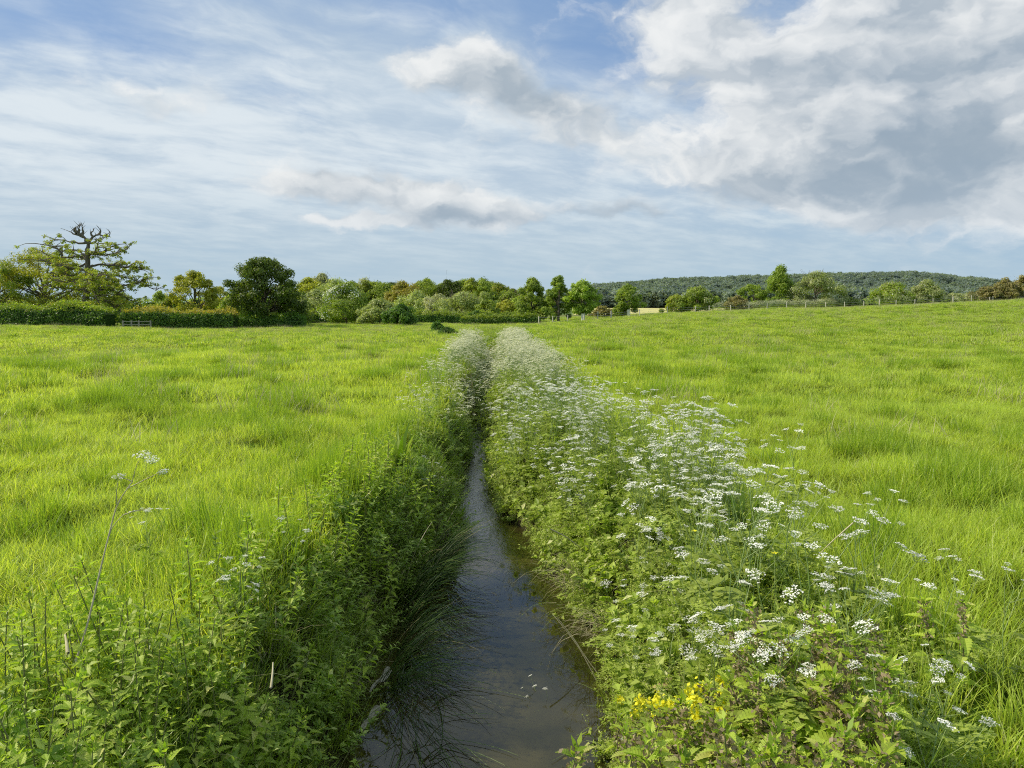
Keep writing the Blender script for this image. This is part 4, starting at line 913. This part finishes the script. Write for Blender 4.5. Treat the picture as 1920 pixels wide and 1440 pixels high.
# the crowd on the right bank, nearest ones as objects, the rest as a mass
n = 1150; y = 4.3 * (38 / 4.3) ** RS.rand(n); l, r = edges(y); br = band_right(y); q = RS.rand(n); x = r + .25 + (np.interp(y, [4, 5.2, 6.4, 8.6, 11.4, 18, 28, 40], [2.0, 1.85, 1.8, 1.3, 1.4, 1.0, .5, -.1]) - r) * q
wgt = np.where(y < 5, .22, np.where(y < 9, .42, np.where(y < 16, .5, .8))) * np.where(y < 26, 1.9 * sm(.30, .62, vnoise(x, y, .9, 1) * .6 + vnoise(x, y, 2.2, 5) * .4), .8) * np.where((x < r + .5) & (y < 8), .5, 1); k = RS.rand(n) < wgt; x, y = x[k], y[k]; o = np.argsort(y); x, y = x[o], y[o]
N1 = min(235, len(x)); crowd_n = 0
for i in range(N1):
    far = y[i] > 8
    r_ = ob('cow_parsley', PAR1[RS.randint(8)], None, (x[i], y[i], gz(x[i], y[i]) - .02), RS.rand() * 6.28, RS.uniform(.48, .98)); r_.rotation_euler = (RS.normal(0, .12), RS.normal(0, .12), RS.rand() * 6.28)
    tag(r_, 'white flowered cow parsley in the dense crowd on the right bank before the stream bends' if far else 'white flowered cow parsley at the front of the dense crowd on the right bank', 'cow parsley', 'cow parsley in the dense crowd on the right bank, farther half' if far else 'cow parsley at the front of the crowd on the right bank')
X, Y = list(x[N1:]), list(y[N1:])
# both banks far off, where the stream disappears between flowers
n = 1100; y = RS.uniform(11, 37, n); l, r = edges(y); x = l - .1 - RS.rand(n) ** 1.2 * (l - band_left(y) + .3) ; k = RS.rand(n) < sm(12, 24, y) * .62; X += list(x[k]); Y += list(y[k])
n = 700; y = RS.uniform(18, 37, n); l, r = edges(y); x = r + RS.rand(n) * np.maximum(.3, band_right(y) + .1 - r); X += list(x); Y += list(y)
n = 420; y = RS.uniform(10, 20, n); l, r = edges(y); x = l - .15 - RS.rand(n) * .5; k = RS.rand(n) < .035; X += list(x[k]); Y += list(y[k])
# the white fringe by the fence
n = 900; px = np.concatenate([RS.uniform(1395, 1585, n - 200), RS.uniform(1330, 1400, 100), RS.uniform(1580, 1830, 100)]); yy = RS.uniform(143, 148, n); X += list((px - 960) / F * yy); Y += list(yy)
X, Y = np.array(X), np.array(Y); n = len(X); s = np.where(Y > 100, RS.uniform(1.2, 2.0, n), RS.uniform(.6, .95, n) * np.where(Y > 28, 1.2, 1))
scatter('cow_parsley_mass', PAR2, np.stack([X, Y, ground_z(X, Y) - .02], -1), np.stack([RS.normal(0, .1, n), RS.normal(0, .1, n), RS.rand(n) * 6.28], -1), np.stack([s, s, s], -1), RS.randint(0, 6, n), 'mass of white cow parsley lining the far stream and the fence', 'cow parsley')
print('parsley', N1, n)

# nettles
NL = [make_nettle(RS.uniform(.50, .62), RS.uniform(.045, .075), RS.uniform(.6, 1.0), False, RS.randint(10, 14)) for _ in range(7)]
NN = [make_nettle(RS.uniform(.45, .6), RS.uniform(.065, .085), .6, False, 14) for _ in range(5)]
NP = [make_nettle(RS.uniform(.55, .68), RS.uniform(.08, .115), .9, True, RS.randint(8, 10)) for _ in range(5)]
def nettle(V, x, y, label, group, s=1.0, lean=0.0):
    st, lf = V[RS.randint(len(V))]
    put_tree('nettle', label, 'nettle', group, x, y, [('stem', st), ('leaves', lf)], RS.rand() * 6.28, s, RS.normal(0, .12), RS.normal(lean, .12))
c = 0
while c < 130:
    y = RS.uniform(2.0, 3.6); x = RS.uniform(-3.2, -.95)
    if x > band_left(y) - .1 and abs(x) < .72 * y + .25: nettle(NL, x, y, 'broad toothed nettle in the dense stand filling the bottom left corner', 'nettles in the stand at the bottom left corner', RS.uniform(.8, 1.1)); c += 1
c = 0
while c < 95:
    y = RS.uniform(3.3, 8.0); l, r = edges(y); x = RS.uniform(-2.0, -.7)
    if band_left(y) - .1 < x < l - .08: nettle(NN, x, y, 'narrow leaved dark nettle on the shaded bank left of the water', 'narrow leaved nettles on the shaded left bank', RS.uniform(.8, 1.15), .15); c += 1
for k in range(96):
    px, py = RS.choice([RS.uniform(1170, 1400), RS.uniform(1370, 1640), RS.uniform(1370, 1640)]), RS.uniform(1175, 1450)
    if px > 1560 and py < 1230: py += 120
    if px < 1400: py = max(py, 1385)
    x, y = spot(px, py, .55, 1.7); nettle(NP, x, y, 'purple topped nettle in the stand below the yellow flowers, bottom right', 'purple topped nettles at the bottom right', RS.uniform(.85, 1.05))
for px, py in [(1765, 1112), (1808, 1122), (1690, 1180)]:
    x, y = spot(px, py, .5); nettle(NP, x, y, 'purple topped nettle rising from the grass near the right edge', 'purple topped nettles in the grass near the right edge', .8)
nettle(NL, *spot(790, 1402, .56, 1.9), 'single nettle shoot standing alone at the bottom edge left of the water', None, .74)
nettle(NP, *spot(1010, 1405, .58, 1.9), 'small purple nettle tip at the bottom edge right of the water', None)

# yellow flowered plants
def yellow_plant():
    st, lf = Buf(), Buf(); h = .75; FL = []
    zz = np.linspace(0, 1, 6)[:, None]; path = np.array([[.05, .02, 1.0]]) * zz * h; tube(st, path, np.linspace(.004, .002, 6), 4)
    for k in range(2):
        a = k * 1.9 + RS.rand(); s = .72 + .12 * k; p0 = np.array([.05, .02, 1]) * h * s; p1 = p0 + np.array([math.cos(a) * .10, math.sin(a) * .10, .17]); limb(st, p0, p1, .0022, .0014, .05, 4, 3)
        m = 18; c = p1 + RS.normal(0, 1, (m, 3)) * np.array([.013, .013, .016]); u, v, w = rand_rot(m, .8); fl = Buf(); FL.append(fl); kites(fl, c, u, v, .027, .023, t=.9)
    m = 24; c = np.array([.05, .02, 1]) * h + RS.normal(0, 1, (m, 3)) * np.array([.015, .015, .018]); u, v, w = rand_rot(m, .8); fl = Buf(); FL.append(fl); kites(fl, c, u, v, .028, .024, t=.9)
    m = 16; s = RS.uniform(.1, .8, m); c = np.array([[.05, .02, 1]]) * h * s[:, None]; a = RS.rand(m) * 6.28; u = np.stack([np.cos(a), np.sin(a), .4 + 0 * a], -1); nn = np.tile([0, 0, 1.0], (m, 1)); kites(lf, c, u, np.cross(nn, u), .09, .035, t=.8, fold=.3, nrm=nn)
    return [('stem', st.mesh('stem', M['parsley_stem'])), ('foliage', lf.mesh('foliage', M['herb'])), *[('flower', f.mesh('flower', M['yellow'])) for f in FL]]
YP = [yellow_plant() for _ in range(4)]
for k, (px, py) in enumerate([(1316, 1290), (1342, 1312), (1205, 1312), (1222, 1330), (1275, 1330), (1295, 1355), (1186, 1340), (1336, 1340), (1255, 1318), (1318, 1350), (1300, 1300), (1238, 1345), (1350, 1330)]):
    x, y = spot(px, py, .6); put_tree('wintercress', 'bright yellow flowered stem in the clump beside the purple nettles', 'yellow flower', 'yellow flowered stems at the bottom right of the stream', x, y, YP[k % 4], RS.rand() * 6.28, .8)
def buttercup(px, py, label):
    x, y = spot(px, py, .5); r = empty('buttercup', (x, y, gz(x, y))); tag(r, label, 'buttercup'); st, fl = Buf(), Buf(); tube(st, [(0, 0, 0), (.01, 0, .25), (0, .01, .5)], .0016, 4)
    for k in range(5): a = k * 1.257; u = np.array([[math.cos(a), math.sin(a), .45]]); kites(fl, np.array([[0, .01, .5]]), u, np.array([[-math.sin(a), math.cos(a), 0]]), .02, .02, t=.9)
    ob('stem', st.mesh('stem', M['parsley_stem']), r); ob('flower', fl.mesh('flower', M['yellow']), r)
buttercup(1302, 998, 'buttercup flower on the bank, upper of the two loose ones'); buttercup(1453, 1040, 'buttercup flower on the bank, lower of the two loose ones')

# rush tufts bowing over the water, and blades lying on it
def rush(x, y, n, h, label, group, lean, curve, z=None, flat=False):
    b = Buf(); a = RS.normal(-.25 if not flat else -1.0, .55, n); rr = .12 * np.sqrt(RS.rand(n)); t_ = RS.rand(n) * 6.28
    base = np.stack([rr * np.cos(t_), rr * np.sin(t_) * 1.5, np.zeros(n)], -1)
    if flat:
        for k in range(n):
            L = h * RS.uniform(.5, 1.1); c = RS.normal(-.5, .3); s = np.linspace(0, 1, 9); ang = a[k] + c * s; p = np.cumsum(np.stack([np.cos(ang), np.sin(ang), 0 * s], -1) * L / 9, axis=0) + base[k]
            p[:, 2] = .006 + .0012 * k + .12 * np.maximum(0, 1 - s * 3.5) ** 1.5; tube(b, p, np.linspace(.0032, .001, 9), 4, r=RS.rand())
    else: _rush_blades(b, base, h * RS.uniform(.55, 1.1, n), a, lean + RS.normal(0, .18, n), curve * RS.uniform(.6, 1.3, n))
    tag(ob('rush_tuft', b.mesh('rush_tuft', M['rush']), None, (x, y, (gz(x, y) if z is None else z))), label, 'rush', group)
def _rush_blades(b, base, h, yaw, lean, curve):
    for k in range(len(base)):
        s = np.linspace(0, 1, 9); ang = lean[k] + curve[k] * s; dz = np.cos(ang) * h[k] / 9; dr = np.sin(ang) * h[k] / 9
        p = np.stack([np.cumsum(dr) * math.cos(yaw[k]), np.cumsum(dr) * math.sin(yaw[k]), np.cumsum(dz)], -1) + base[k]; tube(b, p, np.linspace(.0028, .0008, 9), 3, r=RS.rand())
for k, (x, y) in enumerate([(-.98, 5.6), (-1.0, 6.1), (-.97, 6.6), (-.85, 7.1), (-.78, 7.6), (-.98, 5.2)]): rush(x, y, 110, .95, 'dark rush tuft bowing over the pool from the shaded left bank', 'rush tufts on the left edge of the pool', .28, 1.25)
rush(-.72, 5.25, 26, .9, 'thin dark rush blades fanned out flat on the pool, farther fan', None, 0, 0, WATER, True)
rush(-.66, 4.6, 24, .85, 'thin dark rush blades fanned out flat on the pool, nearer fan', None, 0, 0, WATER, True)
for k, (x, y) in enumerate([(.75, 5.7), (.70, 6.2), (.62, 6.7)]):
    b = Buf(); n = 90; blades(b, np.stack([RS.normal(0, .10, n), RS.normal(0, .16, n), 0 * RS.rand(n)], -1), RS.uniform(.25, .5, n), .006, RS.normal(3.14, .6, n), RS.uniform(.3, .9, n), RS.uniform(.8, 2, n), 4)
    tag(ob('grass_tuft', b.mesh('grass_tuft', M['straw'] if k != 1 else M['grass_dark']), None, (x, y, gz(x, y) + .22)), 'tuft of %s grass drooping over the right edge of the pool, %s' % (('pale straw', 'green', 'pale straw')[k], ('nearest of three', 'middle of three', 'farthest of three')[k]), 'grass tuft')
# dock with upright leaves on the left bank
def dock(px, py, h, label):
    x, y = spot(px, py, h); r = empty('dock_plant', (x, y, gz(x, y))); tag(r, label, 'dock'); 
    n = 11; a = RS.rand(n) * 6.28; b = Buf()
    for k in range(n): blades(b, [[0, 0, 0]], [h * RS.uniform(.6, 1.05)], [.085], [a[k]], [RS.uniform(0, .45)], [RS.uniform(.1, .7)], 6, r=RS.rand())
    st = Buf(); tube(st, [(0, 0, 0), (.02, 0, h * .5)], .006, 5); ob('leaves', b.mesh('leaves', M['herb_dark']), r); ob('stem', st.mesh('stem', M['nettle_stem']), r)
dock(748, 782, .62, 'upright dark leaved dock on the left bank'); dock(1392, 900, .5, 'pale broad leaved dock among the cow parsley on the right bank')
# dead and pale stalks
def stalk(name, pts, Y, label, r0=.006, mat='pale_stem', cat='stalk'):
    P = []; 
    for i, (px, py) in enumerate(pts):
        yy = Y + .05 * i; x, z = at(px, py, yy); P.append((x, yy, z))
    P = np.array(P); o = P[0].copy(); b = Buf(); t = np.linspace(0, len(P) - 1, len(P) * 3); Q = np.stack([np.interp(t, range(len(P)), P[:, i]) for i in range(3)], -1)
    for _ in range(2): Q[1:-1] = Q[1:-1] * .5 + (Q[:-2] + Q[2:]) * .25
    tube(b, Q - o, np.linspace(r0, r0 * .45, len(Q)), 6); r = empty(name, tuple(o)); tag(r, label, cat); ob('stem', b.mesh('stem', M[mat], True), r); return r, P - o
r, P = stalk('cow_parsley', [(142, 1240), (165, 1170), (185, 1080), (205, 1000), (218, 945), (248, 903)], 2.95, 'tall pale curved stalk with sparse white heads standing alone at the left', .0045, cat='cow parsley')
b = Buf(); lims = [((218, 945), (222, 900)), ((205, 1005), (232, 965)), ((232, 965), (278, 952)), ((248, 903), (262, 862)), ((240, 915), (300, 885)), ((248, 903), (225, 893))]
for a_, c_ in lims:
    A, C_ = [np.array([at(p[0], p[1], 3.15)[0], 3.15, at(p[0], p[1], 3.15)[1]]) for p in (a_, c_)]; o = np.array(r.location); limb(b, A - o, C_ - o, .0022, .0012, .05, 5, 4)
ob('side_stem', b.mesh('side_stem', M['pale_stem'], True), r)
for px, py, s in [(268, 852, .07), (285, 862, .06), (278, 956, .035), (222, 893, .05), (306, 884, .045)]:
    x, z = at(px, py, 3.15); f = Buf(); umbel(f, np.array([x, 3.15, z]) - np.array(r.location), s, (0, -.3, 1), 0); ob('flower_head', f.mesh('flower_head', [M['blossom'], M['parsley_stem']]), r)
stalk('dead_stalk', [(508, 1290), (511, 1265), (512, 1242)], 2.9, 'short broken pale stalk among the left hand nettles', .0055); stalk('dead_stalk', [(127, 1225), (125, 1205), (122, 1190)], 2.9, 'stubby pale broken stalk beside the tall curved stalk', .008)
stalk('dead_stalk', [(1118, 1275), (1090, 1220), (1060, 1180), (1035, 1150)], 5.0, 'long dry stem leaning across the right edge of the pool, upper one', .004); stalk('dead_stalk', [(1125, 1268), (1098, 1232), (1075, 1195), (1045, 1158)], 4.9, 'long dry stem leaning across the right edge of the pool, lower one', .004)
stalk('dead_stalk', [(1032, 992), (1060, 1005), (1090, 1028)], 6.4, 'pale broken stem lying on the right bank slope', .007)
stalk('dead_stalk', [(1600, 980), (1560, 1015), (1535, 1040)], 3.9, 'thin pale stem slanting through the right hand cow parsley', .004)
b = Buf(); kites(b, np.array([[0, 0, 0.0], [.0, .02, .01]]), np.array([[-.85, .1, -.35], [-.7, -.5, -.2]]), np.array([[.1, .9, .3], [-.4, .7, .4]]), .16, .05, t=.9); x, y = spot(1262, 1280, .25)
tag(ob('dead_leaf', b.mesh('dead_leaf', M['dead_leaf']), None, (x, y, gz(x, y) + .25)), 'large curled brown dead leaf at the right edge of the pool', 'leaf')
# pale scum along the left waterline
b = Buf()
for k in range(2):
    n = 22; a = np.arange(n) * 6.283 / n; yy = 4.75 + k * .55 + RS.normal(0, .05); l, _r = edges(yy); cx = float(l) + .07; rr = (1 + .35 * np.sin(3 * a + k) + .2 * np.sin(5 * a + k * 2)); v = np.stack([cx + .03 * rr * np.cos(a) + .05 * np.sin(a), yy + .17 * rr * np.sin(a), np.full(n, WATER + .005)], -1)
    b.add(np.concatenate([v, [[cx, yy, WATER + .008]]]), [[i, (i + 1) % n, n] for i in range(n)])
tag(ob('foam', b.mesh('foam', M['foam'])), 'pale scum collected along the left waterline of the pool', 'foam', kind='stuff')
